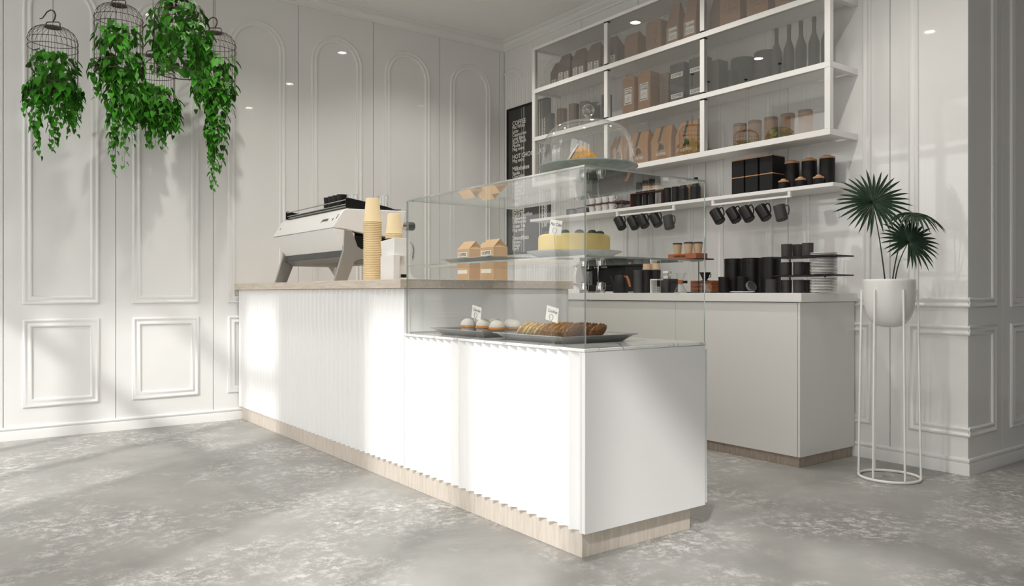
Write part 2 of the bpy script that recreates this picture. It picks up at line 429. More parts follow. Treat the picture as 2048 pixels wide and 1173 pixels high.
# reeded field behind the menu board
b = MB(); y = 4.88
while y < WY-.01:
    pr = [(y+.017*math.cos(PI*k/6), .0085*math.sin(PI*k/6)) for k in range(7)]
    vs = [(WX-h, s, z) for z in (.22, 3.10) for s, h in pr]
    b.add(vs, [(k, k+1, k+8, k+7) for k in range(6)]+[tuple(range(6, -1, -1)), tuple(range(7, 14))]); y += .037
trim(b, 'trim', 60)
# baseboards and cornice follow the walls
def run(path, prof):
    # prof: (offset from the wall into the room, z)
    vs = []; fs = []; P = [Vector(p) for p in path]; m = len(prof); n = len(P)
    for i in range(n):
        d0 = (P[i]-P[i-1]).normalized() if i else (P[1]-P[0]).normalized()
        d1 = (P[i+1]-P[i]).normalized() if i < n-1 else d0
        n0 = Vector((d0.y, -d0.x)); n1 = Vector((d1.y, -d1.x)); mi = (n0+n1)/max(.2, 1+n0.dot(n1))
        for u, z in prof: q = P[i]+mi*u; vs.append((q.x, q.y, z))
    for i in range(n-1):
        for k in range(m-1): fs.append((i*m+k, i*m+k+1, (i+1)*m+k+1, (i+1)*m+k))
    return MB().add(vs, fs)
BASE = [(0, .091), (.006, .091), (.011, .087), (.013, .08), (.011, .072), (.006, .067), (.004, .064), (.011, .062), (.012, .058), (.012, 0)]
for nm, pth in (('baseboard_left', [(-.5, WY), (WX, WY)]), ('baseboard_back', [(WX, WY), (WX, WE), (8.1, WE)])):
    struct(run(pth, BASE).build(nm, 'trim', ang=40))
CORN = [(0, 3.39), (.012, 3.39), (.016, 3.396), (.016, 3.408), (.024, 3.414), (.040, 3.424), (.050, 3.436), (.053, 3.446), (.062, 3.449), (.062, 3.456), (.070, 3.459), (.072, 3.466), (.078, 3.468), (.078, CZ)]
trim(run([(-.5, WY), (WX, WY), (WX, WE), (8.1, WE)], CORN), ang=40)

# ceiling downlights (seen mirrored in the lacquer and the shelf glass)
k = 0
rown = {5.03: 'over the far end of the serving aisle', 3.55: 'over the middle of the serving aisle', 2.07: 'over the near end of the serving aisle'}
for x in (3.36, 1.53):
    for y in (5.03, 3.55, 2.07):
        where = rown[y] if x > 2 else rown[y].replace('serving aisle', 'guest floor')
        t = thing('ceiling_downlight', 'small round recessed ceiling downlight '+where, 'ceiling light', (x, y, CZ), 0, 'recessed ceiling downlights')
        m = MB(); m.lathe([(.045, -.0005), (.056, -.0005), (.056, -.004), (.045, -.006), (.043, -.0005)], seg=28); m.build('trim_ring', 'shelfw', t)
        m = MB(); m.lathe([(0, -.002), (.043, -.002)], seg=28); m.build('lens', 'lamp', t)
        l = bpy.data.lights.new('downlight_beam', 'SPOT'); l.energy = 52; l.color = (1, .95, .88); l.shadow_soft_size = .035; l.spot_size = 2.3; l.spot_blend = .6
        lo = bpy.data.objects.new('downlight_beam', l); COL.objects.link(lo); lo.location = (x, y, CZ-.02)

# ------------------------------------------------------------------ daylight
w = bpy.data.worlds.new('daylight'); scene.world = w; w.use_nodes = True
nt = w.node_tree; bg = nt.nodes['Background']
tc = nt.nodes.new('ShaderNodeTexCoord'); sp = nt.nodes.new('ShaderNodeSeparateXYZ'); cr = nt.nodes.new('ShaderNodeValToRGB')
mr = nt.nodes.new('ShaderNodeMapRange'); mr.inputs['From Min'].default_value = -1
nt.links.new(tc.outputs['Generated'], sp.inputs[0]); nt.links.new(sp.outputs['Z'], mr.inputs['Value']); nt.links.new(mr.outputs['Result'], cr.inputs['Fac'])
e = cr.color_ramp.elements; e[0].position = .47; e[0].color = (.42, .41, .39, 1); e[1].position = .53; e[1].color = (1, .992, .98, 1)
nt.links.new(cr.outputs['Color'], bg.inputs['Color']); bg.inputs['Strength'].default_value = 3.0
for y0, y1, _ in WINS:
    l = bpy.data.lights.new('window_portal', 'AREA'); l.shape = 'RECTANGLE'; l.size = ZL-ZS; l.size_y = y1-y0
    l.cycles.is_portal = True
    o = bpy.data.objects.new('window_portal', l); COL.objects.link(o); o.location = (-.66, (y0+y1)/2, (ZL+ZS)/2); o.rotation_euler = (0, -PI/2, 0)
sun = bpy.data.lights.new('sun', 'SUN'); sun.energy = 2.35; sun.angle = math.radians(2.8); sun.color = (1, .98, .945)
so = bpy.data.objects.new('sun', sun); COL.objects.link(so)
so.rotation_euler = Vector((1, .68, -.92)).to_track_quat('-Z', 'Y').to_euler(); so.location = (-4, -2, 6)

cam = bpy.data.cameras.new('camera'); cam.sensor_width = 36; cam.lens = FPX/2048*36; cam.clip_start = .05
co = bpy.data.objects.new('camera', cam); COL.objects.link(co)
co.location = (0, 0, EYE); co.rotation_euler = (PI/2, 0, -math.atan2(SN, CS)); scene.camera = co
vs_ = scene.view_settings; vs_.view_transform = 'Standard'; vs_.look = 'None'; vs_.gamma = 1; vs_.exposure = 0; vs_.use_curve_mapping = False
scene.cycles.max_bounces = 8; scene.cycles.transparent_max_bounces = 24; scene.cycles.diffuse_bounces = 5; scene.cycles.glossy_bounces = 4
scene.cycles.sample_clamp_indirect = 6; scene.cycles.caustics_reflective = False; scene.cycles.caustics_refractive = False
scene.cycles.use_denoising = True

# ================================================================== SERVING COUNTER
def flutes(y0, y1, z0, z1, xf=1.93, depth=.023, pitch=.0645, seg=6):
    """scalloped front board: concave flutes between narrow ridges"""
    n = max(1, round((y1-y0)/pitch)); p = (y1-y0)/n; pts = []
    for i in range(n):
        ya = y0+p*i; pts += [(xf, ya), (xf, ya+p*.10)]
        for k in range(1, seg):
            u = k/seg; pts.append((xf+depth*math.sin(PI*u), ya+p*(.10+.90*u)))
    pts.append((xf, y1))
    poly = pts+[(xf+depth+.008, y1), (xf+depth+.008, y0)]
    vs = [(x, y, z0) for x, y in poly]+[(x, y, z1) for x, y in poly]; m = len(poly); n2 = len(pts)
    fs = [(i, i+1, m+i+1, m+i) for i in range(m-1)]+[(m-1, 0, m, 2*m-1)]
    for i in range(n2-1):                                  # caps as strips so that they stay planar and clean
        for o, zz in ((0, z0), (m, z1)):
            k = len(vs); vs += [(xf+depth+.008, pts[i][1], zz), (xf+depth+.008, pts[i+1][1], zz)]
            fs.append((o+i, o+i+1, k+1, k))
    return MB().add(vs, fs)
YE = 3.53
t = thing('serving_counter', 'tall white fluted serving counter with pale wood plinth, running to the arched wall', 'counter', (1.955, 3.53, 0))
o = (-1.955, -3.53, 0)
def loc(mb): mb.v = [(x+o[0], y+o[1], z+o[2]) for x, y, z in mb.v]; return mb
loc(MB().box(1.963, 3.038, YE, WY-.016, .105, 1.023)).build('carcass', 'cab', t, bevel=.002)
loc(flutes(YE, WY-.016, .104, 1.023)).build('fluted_front', 'counter', t, ang=40)
loc(MB().box(1.957, 3.0, YE, WY-.014, .0, .104)).build('plinth', 'plinth', t, bevel=.001, seg=1)
loc(MB().box(1.962, 3.02, YE-.004, YE-.0005, .80, 1.02)).build('end_panel', 'counter', t)
tag(MB().box(1.895, 3.058, 3.5065, WY-.002, 1.0245, 1.072).build('worktop', 'oak', bevel=.003), 'thick pale oak worktop on the tall fluted counter', 'worktop')
t = thing('display_counter', 'low white fluted display counter with wood plinth at the near end of the bar', 'counter', (1.955, 2.195, 0)); o = (-1.955, -2.195, 0)
loc(MB().box(1.963, 2.612, 2.17, YE-.006, .105, .780)).build('carcass', 'counter', t)
loc(flutes(2.172, YE-.006, .104, .780)).build('fluted_front', 'counter', t, ang=40)
loc(MB().box(1.931, 2.612, 2.150, 2.171, .104, .780)).build('end_panel', 'counter', t, bevel=.0015)
loc(MB().box(2.614, 2.633, 2.158, YE-.006, .11, .762)).build('rear_door', 'counter', t, bevel=.0015)
loc(MB().box(1.957, 2.567, 2.195, YE-.001, .0, .104)).build('plinth', 'plinth', t, bevel=.001, seg=1)
tag(MB().box(1.926, 2.614, 2.147, YE-.006, .781, .793).build('marble_top', 'marble', bevel=.002), 'white marble slab with grey veins on the low display counter', 'worktop')
# glass display case
t = thing('glass_display_case', 'frameless clear glass pastry case standing on the marble top', 'display case', (1.93, 2.15, .7935)); o = (-1.93, -2.15, -.7935)
def gpane(nm, x0, x1, y0, y1, z0, z1, thin):
    m = MB().box(x0, x1, y0, y1, z0, z1); a = {'x': (3, 5), 'y': (2, 4), 'z': (0, 1)}[thin]
    m.mi = [0 if i in a else 1 for i in range(6)]
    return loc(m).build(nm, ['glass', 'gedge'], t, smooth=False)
gpane('front_pane', 1.931, 1.937, 2.152, 3.5055, .7935, 1.4685, 'x')
gpane('end_pane', 1.9385, 2.612, 2.152, 2.158, .7935, 1.4685, 'y')
gpane('far_pane', 1.9385, 2.612, 3.499, 3.5055, 1.0745, 1.4685, 'y')
gpane('top_pane', 1.931, 2.612, 2.152, 3.5055, 1.469, 1.476, 'z')
gpane('glass_shelf', 1.9385, 2.610, 2.160, 3.498, 1.134, 1.141, 'z')

# ================================================================== BACK COUNTER
t = thing('back_counter', 'long greige gloss back counter with wood plinth along the shelf wall', 'counter', (3.95, 2.575, 0)); o = (-3.95, -2.575, 0)
loc(MB().box(3.968, 4.524, 2.592, WY-.02, .062, .946)).build('carcass', 'cab', t)
for i in range(4):
    ya = 2.592+i*.91; loc(MB().box(3.95, 3.9665, ya+.0015, min(ya+.9085, WY-.02), .062, .944)).build('door', 'cab', t, bevel=.0015)
loc(MB().box(3.95, 4.524, 2.575, 2.590, .062, .946)).build('end_panel', 'cab', t, bevel=.0015)
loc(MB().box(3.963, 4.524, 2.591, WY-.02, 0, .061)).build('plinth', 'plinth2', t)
tag(MB().box(3.936, WX-.015, 2.558, WY-.016, .948, .9995).build('countertop', 'ceramic', bevel=.002), 'white slab countertop along the back counter under the hanging mugs', 'worktop')

# ================================================================== WALL SHELVES
XF = 4.232
t = thing('wall_shelf_unit', 'large white metal wall shelving of nine glazed bays with black connectors', 'shelf unit', (XF, 2.56, 1.936)); o = (-XF, -2.56, -1.936)
YP = [(2.561, 2.598), (3.496, 3.533), (4.453, 4.489), (5.372, 5.409)]
ZB = [(1.936, 1.973), (2.336, 2.371), (2.756, 2.793), (3.136, 3.160)]
names = ['bottom_board', 'shelf_board', 'shelf_board', 'top_board']
for (z0, z1), nm in zip(ZB, names):
    m = MB(); m.box(XF, XF+.036, 2.561, 5.409, z0, z1); m.box(XF+.036, WX-.001, 2.561, 2.597, z0, z1); m.box(XF+.036, WX-.001, 5.373, 5.409, z0, z1)
    m.box(XF+.036, WX-.018, 2.597, 5.373, z1-.016, z1)
    loc(m).build(nm, 'shelfw', t, bevel=.0012, seg=1)
for i, (y0, y1) in enumerate(YP):
    for j in range(3):
        za, zb = ZB[j][1]+.0005, ZB[j+1][0]-.0005
        m = MB(); g = .010 if i in (1, 2) else 0
        m.box(XF+.0005, XF+.0355, y0, y1, za+(g if j else 0), zb-g)
        loc(m).build('post', 'shelfw', t, bevel=.001, seg=1)
        if g:
            loc(MB().box(XF+.001, XF+.035, y0-.001, y1+.001, zb-g+.0005, zb)).build('connector', 'conn', t)
            if j: loc(MB().box(XF+.001, XF+.035, y0-.001, y1+.001, za, za+g-.0005)).build('connector', 'conn', t)
for i in range(3):
    for j in range(3):
        ya, yb = YP[i][1]+.001, YP[i+1][0]-.001
        m = MB().box(XF+.014, XF+.018, ya, yb, ZB[j][1]+.001, ZB[j+1][0]-.001); m.mi = [1, 1, 1, 0, 1, 0]
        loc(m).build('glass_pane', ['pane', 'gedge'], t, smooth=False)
# floating lower shelf with two mug rails
XS = 4.25
zs0, zs1 = 1.632, 1.655
t = thing('floating_wall_shelf', 'long white floating shelf with two mug rails under the glazed shelving', 'shelf', (XS, 2.55, zs1)); o = (-XS, -2.55, -zs1)
loc(MB().box(XS, WX-.018, 2.553, 5.46, zs0, zs1)).build('board', 'shelfw', t, bevel=.0015)
RAILS = [((1233, 1350), 1.594), ((1424, 1582), 1.594)]
for (pa, pb), zr in RAILS:
    ya, yb = yat(pb, XS+.01), yat(pa, XS+.01)
    m = MB(); m.box(XS+.002, XS+.022, ya, yb, zr, zr+.013); m.box(XS+.002, XS+.022, ya, ya+.02, zr+.0135, zs0); m.box(XS+.002, XS+.022, yb-.02, yb, zr+.0135, zs0)
    r = loc(m).build('mug_rail', 'shelfw', t, bevel=.001, seg=1)

# ================================================================== MENU BOARD
XB = 4.527
t = thing('menu_board', 'tall black framed coffee menu board with white lettering on the reeded wall', 'menu board', (XB, 5.845, 1.375)); o = (-XB, -5.845, -1.375)
loc(MB().box(XB, 4.531, 5.508, 6.182, 1.375, 2.805)).build('panel', 'board', t)
m = MB()
for q in ((5.508, 5.526, 1.375, 2.805), (6.164, 6.182, 1.375, 2.805), (5.526, 6.164, 1.375, 1.393), (5.526, 6.164, 2.787, 2.805)): m.box(XB-.008, XB, *q)
loc(m).build('frame', 'black', t)
rows = []; XT = XB-.0012
menu = [('COFFEE', 248, 1), ('Flat White', 256, 0), ('Latte', 264, 0), ('Cappuccino', 271, 0), ('Long Black', 279, 0), ('Short Black', 286, 0), ('Mocha', 293, 0), ('Mug extra', 300, 0), ('HOT CHOCOLATE', 315, 1), ('Mug extra', 323, 0), ('Milkshakes', 339, 1), ('Vanilla', 348, 0), ('Chocolate', 354.5, 0), ('Lime', 368, 0), ('Caramel', 375.5, 0), ('Banana', 383, 0), ('Spearmint', 390, 0), ('Mango', 397, 0),
        ('TEA', 413, 1), ('Darjeeling', 419.5, 0), ('Earl Grey', 426, 0), ('English Breakfast', 432, 0), ('Peppermint', 438.5, 0), ('Chamomile', 445, 0), ('Green Tea', 453.5, 0), ('Mug extra', 461, 0), ('Smoothies', 477, 1), ('Banana', 485, 0), ('Mango', 491.5, 0), ('Berry', 498.5, 0)]
for s, py, big in menu:
    rows.append((s, .062 if big else .047, (XT-XB, 6.095-5.845, zat(1027, py, XT)-1.375), 'LEFT', .012, 1.0))
for py in (240, 247.5, 255, 262, 269.5, 277, 284.5, 414.5, 421.5, 428.5, 436, 443.5, 451): rows.append(('3.50', .047, (XT-XB, 5.60-5.845, zat(1088, py, XT)-1.375), 'CENTER', .012, 1.0))
texts(rows, 'chalk', t)

# ================================================================== ESPRESSO MACHINE (back of the machine faces the guests)
YR, YL = 4.538, 5.607
t = thing('espresso_machine', 'large white three-group espresso machine with splayed legs on the oak worktop', 'coffee machine', (1.98, YR, 1.0725)); o = (-1.98, -YR, -1.0725)
# body: folded back panels, cross-section in (x, z)
sec = [(1.98, 1.408), (2.055, 1.522), (2.085, 1.534), (2.50, 1.545), (2.505, 1.37), (2.46, 1.357), (2.22, 1.372), (2.095, 1.372), (2.085, 1.272)]
hex_ = [(1.98, 1.408), (2.048, 1.518), (2.075, 1.532), (2.497, 1.542), (2.458, 1.357), (2.217, 1.376), (2.066, 1.400)]
loc(MB().prism(hex_, YR, YL, 'y')).build('upper_housing', 'mwhite', t, bevel=.006, seg=2)
loc(MB().prism([(1.985, 1.405), (2.062, 1.398), (2.13, 1.38), (2.13, 1.275), (2.072, 1.270)], YR+.004, YL-.004, 'y')).build('back_panel', 'mwhite', t, bevel=.003)
loc(MB().prism([(2.073, 1.2695), (2.13, 1.2745), (2.13, 1.235), (2.066, 1.233)], YR+.006, YL-.006, 'y')).build('vent_strip', 'mgrey', t)
loc(MB().prism([(2.072, 1.232), (2.46, 1.232), (2.46, 1.196), (2.12, 1.196)], YR+.03, YL-.03, 'y')).build('drip_tray', 'malu', t, bevel=.003)
loc(MB().prism([(2.135, 1.37), (2.42, 1.352), (2.42, 1.24), (2.135, 1.24)], YR+.03, YL-.03, 'y')).build('group_recess', 'black', t)
# side frames with leg and arm
side = [(2.058, 1.399), (2.112, 1.395), (2.150, 1.296), (2.178, 1.278), (2.43, 1.268), (2.50, 1.35), (2.53, 1.34), (2.50, 1.24), (2.475, 1.212), (2.20, 1.216), (2.155, 1.212), (2.128, 1.196), (2.078, .0+1.0725), (1.992, 1.0725), (2.040, 1.232), (2.052, 1.270)]
back = [(2.40, 1.22), (2.50, 1.22), (2.575, 1.0725), (2.50, 1.0725)]
for y0, y1 in ((YR+.001, YR+.020), (YL-.020, YL-.001)):
    loc(MB().prism(side, y0, y1, 'y')).build('leg', 'malu', t, bevel=.003)
    loc(MB().prism([(2.40, 1.210), (2.475, 1.210), (2.575, 1.0725), (2.50, 1.0725)], y0, y1, 'y')).build('leg', 'mwhite', t, bevel=.003)
# cup tray with gallery rail
m = MB(); m.box(2.09, 2.47, YR+.02, YL-.02, 1.546, 1.553); loc(m).build('cup_tray', 'malu', t)
for y0, y1 in ((YR+.012, YR+.018), (YL-.018, YL-.012)): loc(MB().prism([(2.075, 1.5405), (2.075, 1.594), (2.088, 1.602), (2.36, 1.563), (2.42, 1.548)], y0, y1, 'y')).build('rail_bracket', 'black', t, bevel=.001, seg=1)
for zr_, rr_ in ((1.590, .004), (1.562, .003)): loc(MB().tube([(2.082, YR+.018, zr_), (2.082, YL-.018, zr_)], rr_)).build('gallery_rail', 'chrome', t)
m = MB(); m.box(2.10, 2.103, YR+.02, YL-.02, 1.554, 1.566); loc(m).build('tray_lip', 'black', t)
m = MB(); m.lathe([(0, 0), (.027, 0), (.029, .004), (.029, .05), (.026, .056), (0, .056)], seg=24)
mm = MB(); mm.v = [(2.552+z, YR+.10+x, 1.452+y) for x, y, z in m.v]; mm.f = m.f; mm.mi = m.mi; loc(mm).build('steam_knob', 'black', t)
m2 = MB(); m2.lathe([(.024, -.058), (.024, .0)], seg=24); mm = MB(); mm.v = [(2.552+z, YR+.10+x, 1.452+y) for x, y, z in m2.v]; mm.f = m2.f; mm.mi = m2.mi; loc(mm).build('knob_collar', 'chrome', t)
w = loc(MB().tube([(2.47, YR+.07, 1.352), (2.52, YR+.07, 1.345), (2.565, YR+.07, 1.338), (2.588, YR+.07, 1.322), (2.594, YR+.07, 1.29), (2.588, YR+.07, 1.235)], .006)).build('steam_wand', 'chrome', t)
loc(MB().lathe([(0, -.012), (.004, -.012), (.007, -.004), (.008, .004)], (2.588, YR+.07, 1.232), 12)).build('nozzle', 'chrome', w)
for k in range(3):
    yc = YR+.22+k*.31
    m = MB(); m.lathe([(0, 0), (.034, 0), (.036, .03), (.03, .06), (0, .06)], (2.47, yc, 1.285), 20); g = loc(m).build('group_head', 'chrome', t)
    loc(MB().tube([(2.50, yc, 1.285), (2.56, yc, 1.28), (2.64, yc, 1.262)], [.010, .012, .014], 10)).build('portafilter_handle', 'walnut', g)
# badge and buttons on the sloping back
d = Vector((2.048-1.98, 0, 1.518-1.408)).normalized(); nrm = Vector((-d.z, 0, d.x))
Rb = Matrix(((0, d.x, nrm.x), (-1, 0, 0), (0, d.z, nrm.z)))
c = Vector((1.98, 4.74, 1.408))+d*.070+nrm*.0008
text('JAVARRA', .030, (c.x-1.98, c.y-YR, c.z-1.0725), 'mgrey', t, Rb, bold=.02, sx=.85, shear=.3, name='badge')
for yy, dd_, sx__, sy__ in ((4.615, .068, .012, .016), (4.565, .085, .008, .034), (5.54, .065, .012, .014)): loc(MB().obox(Vector((1.98, yy, 1.408))+d*dd_, Rb, sx__, sy__, .003)).build('button', 'mgrey', t)
# glasses and black cups on the machine
def tumbler(r0, r1, h, th=.0025):
    return [(0, 0), (r0, 0), (r1, h), (r1-th, h), (r0-th, .004), (0, .004)]
zc = 1.5535
def solo(nm, prof, x, y, z, m, label, cat, group=None, seg=28, ang=35):
    b = MB().lathe(prof, seg=seg); ob = b.build(nm, m, ang=ang); ob.location = (x, y, z); return tag(ob, label, cat, group)
base_mug = solo('espresso_cup', [(0, 0), (.026, 0), (.030, .006), (.033, .044), (.034, .048), (.031, .048), (.028, .006), (0, .006)], 2.16, 4.80, zc, 'black', 'black espresso cup on the machine tray, the one nearest the rail end plate', 'cup', 'black cups on top of the espresso machine')
kk = 1
for j, x in enumerate((2.16, 2.235)):
    for i in range(4):
        if i == 0 and j == 0: continue
        dup(base_mug, (x, 4.80+.072*i, zc), label='black espresso cup on the machine tray, %s from the end plate in the %s row' % (nth(i+1), ('front', 'rear')[j]))
for j, x in enumerate((2.16,)):
    for i in range(4): dup(base_mug, (x, 4.80+.072*i, zc+.0485), label='black espresso cup stacked as upper layer on the machine tray, %s from the end plate' % nth(i+1))
for i, (x, y) in enumerate(((2.17, 4.66), (2.36, 4.60))):
    solo('drinking_glass', tumbler(.033, .037, .085), x, y, zc, 'jug', ('clear upturned drinking glass on the machine tray beside the black cups', 'clear drinking glass on the machine tray above the white side panel')[i], 'glass', 'glasses on top of the espresso machine')

# nested paper cups, rims down
def paper_cup():
    H = .145; rt, rb = .0395, .0515; p = [(0, H), (rt-.003, H), (rt-.001, H-.0015), (rt, H-.004)]
    p += [(rb, .006)]+[(rb+.0022+.0022*math.cos(a), .004+.0026*math.sin(a)) for a in (2.6, 1.6, .6, -.4, -1.4, -2.4)]
    return MB().lathe(p, seg=36)
XC = 2.10
pc = paper_cup().build('paper_cup', 'cup', ang=50); pitch = .01055; n1 = 34
yc1 = yat(745, XC); first = True
for i in range(n1):
    ob = pc if first else pc.copy()
    if not first: COL.objects.link(ob)
    first = False; ob.location = (XC, yc1, 1.0726+pitch*i)
    if i == n1-1: lb = 'topmost upturned cream paper cup of the tall stack, fully visible'
    else: lb = 'cream paper cup in the tall stack on the worktop, %s rim from the worktop up' % nth(i+1)
    tag(ob, lb, 'paper cup', 'tall stack of cream paper cups')
# white cup dispenser block holding the shorter stack
t = thing('cup_dispenser', 'white square cup and stirrer dispenser between the paper cups and the glass case', 'dispenser', (2.05, 3.95, 1.0725)); o = (-2.05, -3.95, -1.0725)
loc(MB().prism([(3.868, 1.0725), (3.868, 1.308), (4.032, 1.297), (4.020, 1.217), (4.020, 1.0725)], 2.052, 2.152, 'x')).build('tower', 'mwhite', t, bevel=.002)
loc(MB().prism([(3.955, 1.0725), (3.955, 1.206), (3.80, 1.212), (3.80, 1.0725)], 2.012, 2.0515, 'x')).build('front_box', 'mwhite', t, bevel=.002)
loc(MB().box(2.054, 2.110, 3.830, 3.867, 1.204, 1.212)).build('ledge', 'mwhite', t, bevel=.001)
loc(MB().box(2.056, 2.084, 3.80, 3.8675, 1.0885, 1.0915)).build('wooden_stirrer', 'cup', t)
loc(MB().box(2.056, 2.084, 3.80, 3.8675, 1.0965, 1.0995)).build('wooden_stirrer', 'cup', t)
loc(MB().box(2.056, 2.084, 3.783, 3.799, 1.0845, 1.1035)).build('stirrer_clip', 'black', t, bevel=.002)
loc(MB().box(2.054, 2.150, 3.78, 3.8675, 1.0725, 1.083)).build('base_plate', 'mwhite', t, bevel=.002)
XC2, yc2 = 2.101, 3.962
for i in range(4):
    ob = pc.copy(); COL.objects.link(ob); ob.location = (XC2, yc2, 1.3085+pitch*i*.84); ob.scale = (.90, .90, .80)
    tag(ob, 'cream paper cup in the short stack on the white dispenser, %s' % ('lowest', 'second from below', 'third from below', 'topmost and fully visible')[i], 'paper cup', 'short stack of cream paper cups on the dispenser')

# ================================================================== KRAFT BAGS ON THE OAK WORKTOP
def house_bag(w, d, h, ridge=.8):
    """paper bag with folded gable top: w along Y, d along X, origin at the near (-Y) front corner centre of base"""
    m = MB(); hs = h*ridge
    vs = [(0, 0, 0), (d, 0, 0), (d, w, 0), (0, w, 0), (0, 0, hs), (d, 0, hs), (d, w, hs), (0, w, hs), (d*.5, .002, h), (d*.5, w-.002, h), (d*.28, 0.004, hs+(h-hs)*.55), (d*.28, w-.004, hs+(h-hs)*.55), (d*.5, .02, hs+(h-hs)*.45)]
    fs = [(0, 3, 2, 1), (0, 1, 5, 4), (2, 3, 7, 6), (0, 4, 7, 3), (1, 2, 6, 5), (4, 10, 11, 7), (10, 8, 9, 11), (8, 5, 6, 9), (7, 11, 9, 6), (4, 5, 12), (4, 12, 8, 10), (5, 8, 12)]
    return m.add(vs, fs)
XG = 2.70
def kraft_bag(px_corner, X, label, wd=.145, d=.105, h=.258):
    y = yat(px_corner, X)
    t = thing('coffee_bag', label, 'coffee bag', (X, y, 1.0728), 0, 'kraft coffee bags on the oak worktop')
    house_bag(wd, d, h).build('paper_bag', 'kraftl', t, ang=25)
    MB().box(-.0012, -.0004, wd*.16, wd*.92, h*.60, h*.725).build('label', 'label', t); MB().box(-.0012, -.0004, wd*.16, wd*.92, h*.19, h*.285).build('label', 'label', t)
    MB().box(-.0012, -.0004, wd*.16, wd*.92, h*.44, h*.598).build('dark_label', 'satin', t)
    texts([('COFFEE', .026, (-.0016, wd*.54, h*.66), 'CENTER', .01)], 'ink', t)
    texts([('COLUMBIAN', .021, (-.0016, wd*.54, h*.555), 'CENTER', .02), ('BLEND', .021, (-.0016, wd*.54, h*.48), 'CENTER', .02)], 'chalk', t)
    return t
bag1 = kraft_bag(938.5, XG, 'light kraft coffee bag behind the glass case, the one farther along the bar')
y2 = yat(987, XG)
dup(bag1, (XG, y2, 1.0728), label='light kraft coffee bag behind the glass case, the one nearer the menu board')
dup(bag1, (XG+.14, yat(966, XG+.14)-.06, 1.0728), label='light kraft coffee bag mostly hidden behind the other two')

# ================================================================== TRAYS AND PASTRIES IN THE CASE
def baking_tray(nm, x0, x1, y0, y1, z, h, label, flare=.045):
    cx, cy = (x0+x1)/2, (y0+y1)/2; t = thing(nm, label, 'tray', (cx, cy, z), 0, 'metal pastry trays in the case'); a, b_ = (x1-x0)/2, (y1-y0)/2
    fl_ = flare; vs = []; L = [(a-fl_, b_-fl_, .0005), (a-.012, b_-.012, h-.003), (a, b_, h), (a, b_, h-.003), (a-.013, b_-.013, h-.006), (a-fl_-.002, b_-fl_-.002, .0)]
    for p, q, zz in L: vs += [(-p, -q, zz), (p, -q, zz), (p, q, zz), (-p, q, zz)]
    fs = [(0, 1, 2, 3)]
    for i in range(len(L)-1):
        for k in range(4): fs.append((i*4+k, i*4+(k+1) % 4, (i+1)*4+(k+1) % 4, (i+1)*4+k))
    n = (len(L)-1)*4; fs.append((n+3, n+2, n+1, n))
    MB().add(vs, fs).build('pan', 'tray', t, ang=20)
    return t
ZM = .7935
baking_tray('pastry_tray', 2.0, 2.40, 2.925, 3.39, ZM, .032, 'grey metal tray of cupcakes on the marble top')
baking_tray('pastry_tray', 2.0, 2.43, 2.365, 2.84, ZM, .032, 'grey metal tray of cookies at the near end of the marble top')
baking_tray('pastry_tray', 2.10, 2.52, 3.03, 3.45, 1.1415, .034, 'grey metal tray on the glass shelf in front of the kraft bags', .06)
def cupcake(label, x, y, s=1.0):
    t = thing('cupcake', label, 'cupcake', (x, y, ZM+.0015), 0, 'iced cupcakes on the metal tray')
    m = MB(); n = 32; vs = []
    for zz, r in ((0, .030), (.028, .040)):
        for k in range(n): q = r+(.0012 if k % 2 else -.0004); vs.append((q*math.cos(2*PI*k/n), q*math.sin(2*PI*k/n), zz))
    m.add(vs, [(k, (k+1) % n, n+(k+1) % n, n+k) for k in range(n)]+[tuple(reversed(range(n)))]); m.build('paper_liner', 'liner', t, smooth=False)
    m = MB().lathe([(0, .0285), (.0405, .0285), (.0455, .031), (.0465, .036), (.0455, .041), (.043, .043), (0, .043)], seg=32); 
    m.v = [(a*(1+.02*noise.noise(Vector((a*60, b__*60, c)))), b__*(1+.02*noise.noise(Vector((a*60, b__*60, c)))), c) for a, b__, c in m.v]; m.build('sponge_rim', 'sponge', t, ang=60)
    m = MB().lathe([(.0445, .0435), (.0445, .046), (.042, .054), (.036, .064), (.027, .072), (.015, .077), (0, .0785)], seg=32); m.build('frosting', 'frost', t, ang=80)
    return t
cups = [(2.17, 936, 'iced cupcake at the far end of the group, catching the light'), (2.25, 958, 'iced cupcake directly behind the little card stem'), (2.19, 967, 'iced cupcake in the front row just past the card stem'),
        (2.14, 994, 'iced cupcake frontmost in the middle of the group'), (2.24, 1029, 'iced cupcake at the end of the front row nearest the cookies'), (2.312, 990, 'iced cupcake in the back row behind the frontmost one'), (2.325, 1022, 'iced cupcake in the back row nearest the cookies')]
c0 = None
for X, px, lb in cups:
    y = yat(px, X)
    if c0 is None:
        c0 = cupcake(lb, X, y); c0.scale = (.88, .88, .97)
    else: dup(c0, (X, y, ZM+.0015), label=lb)
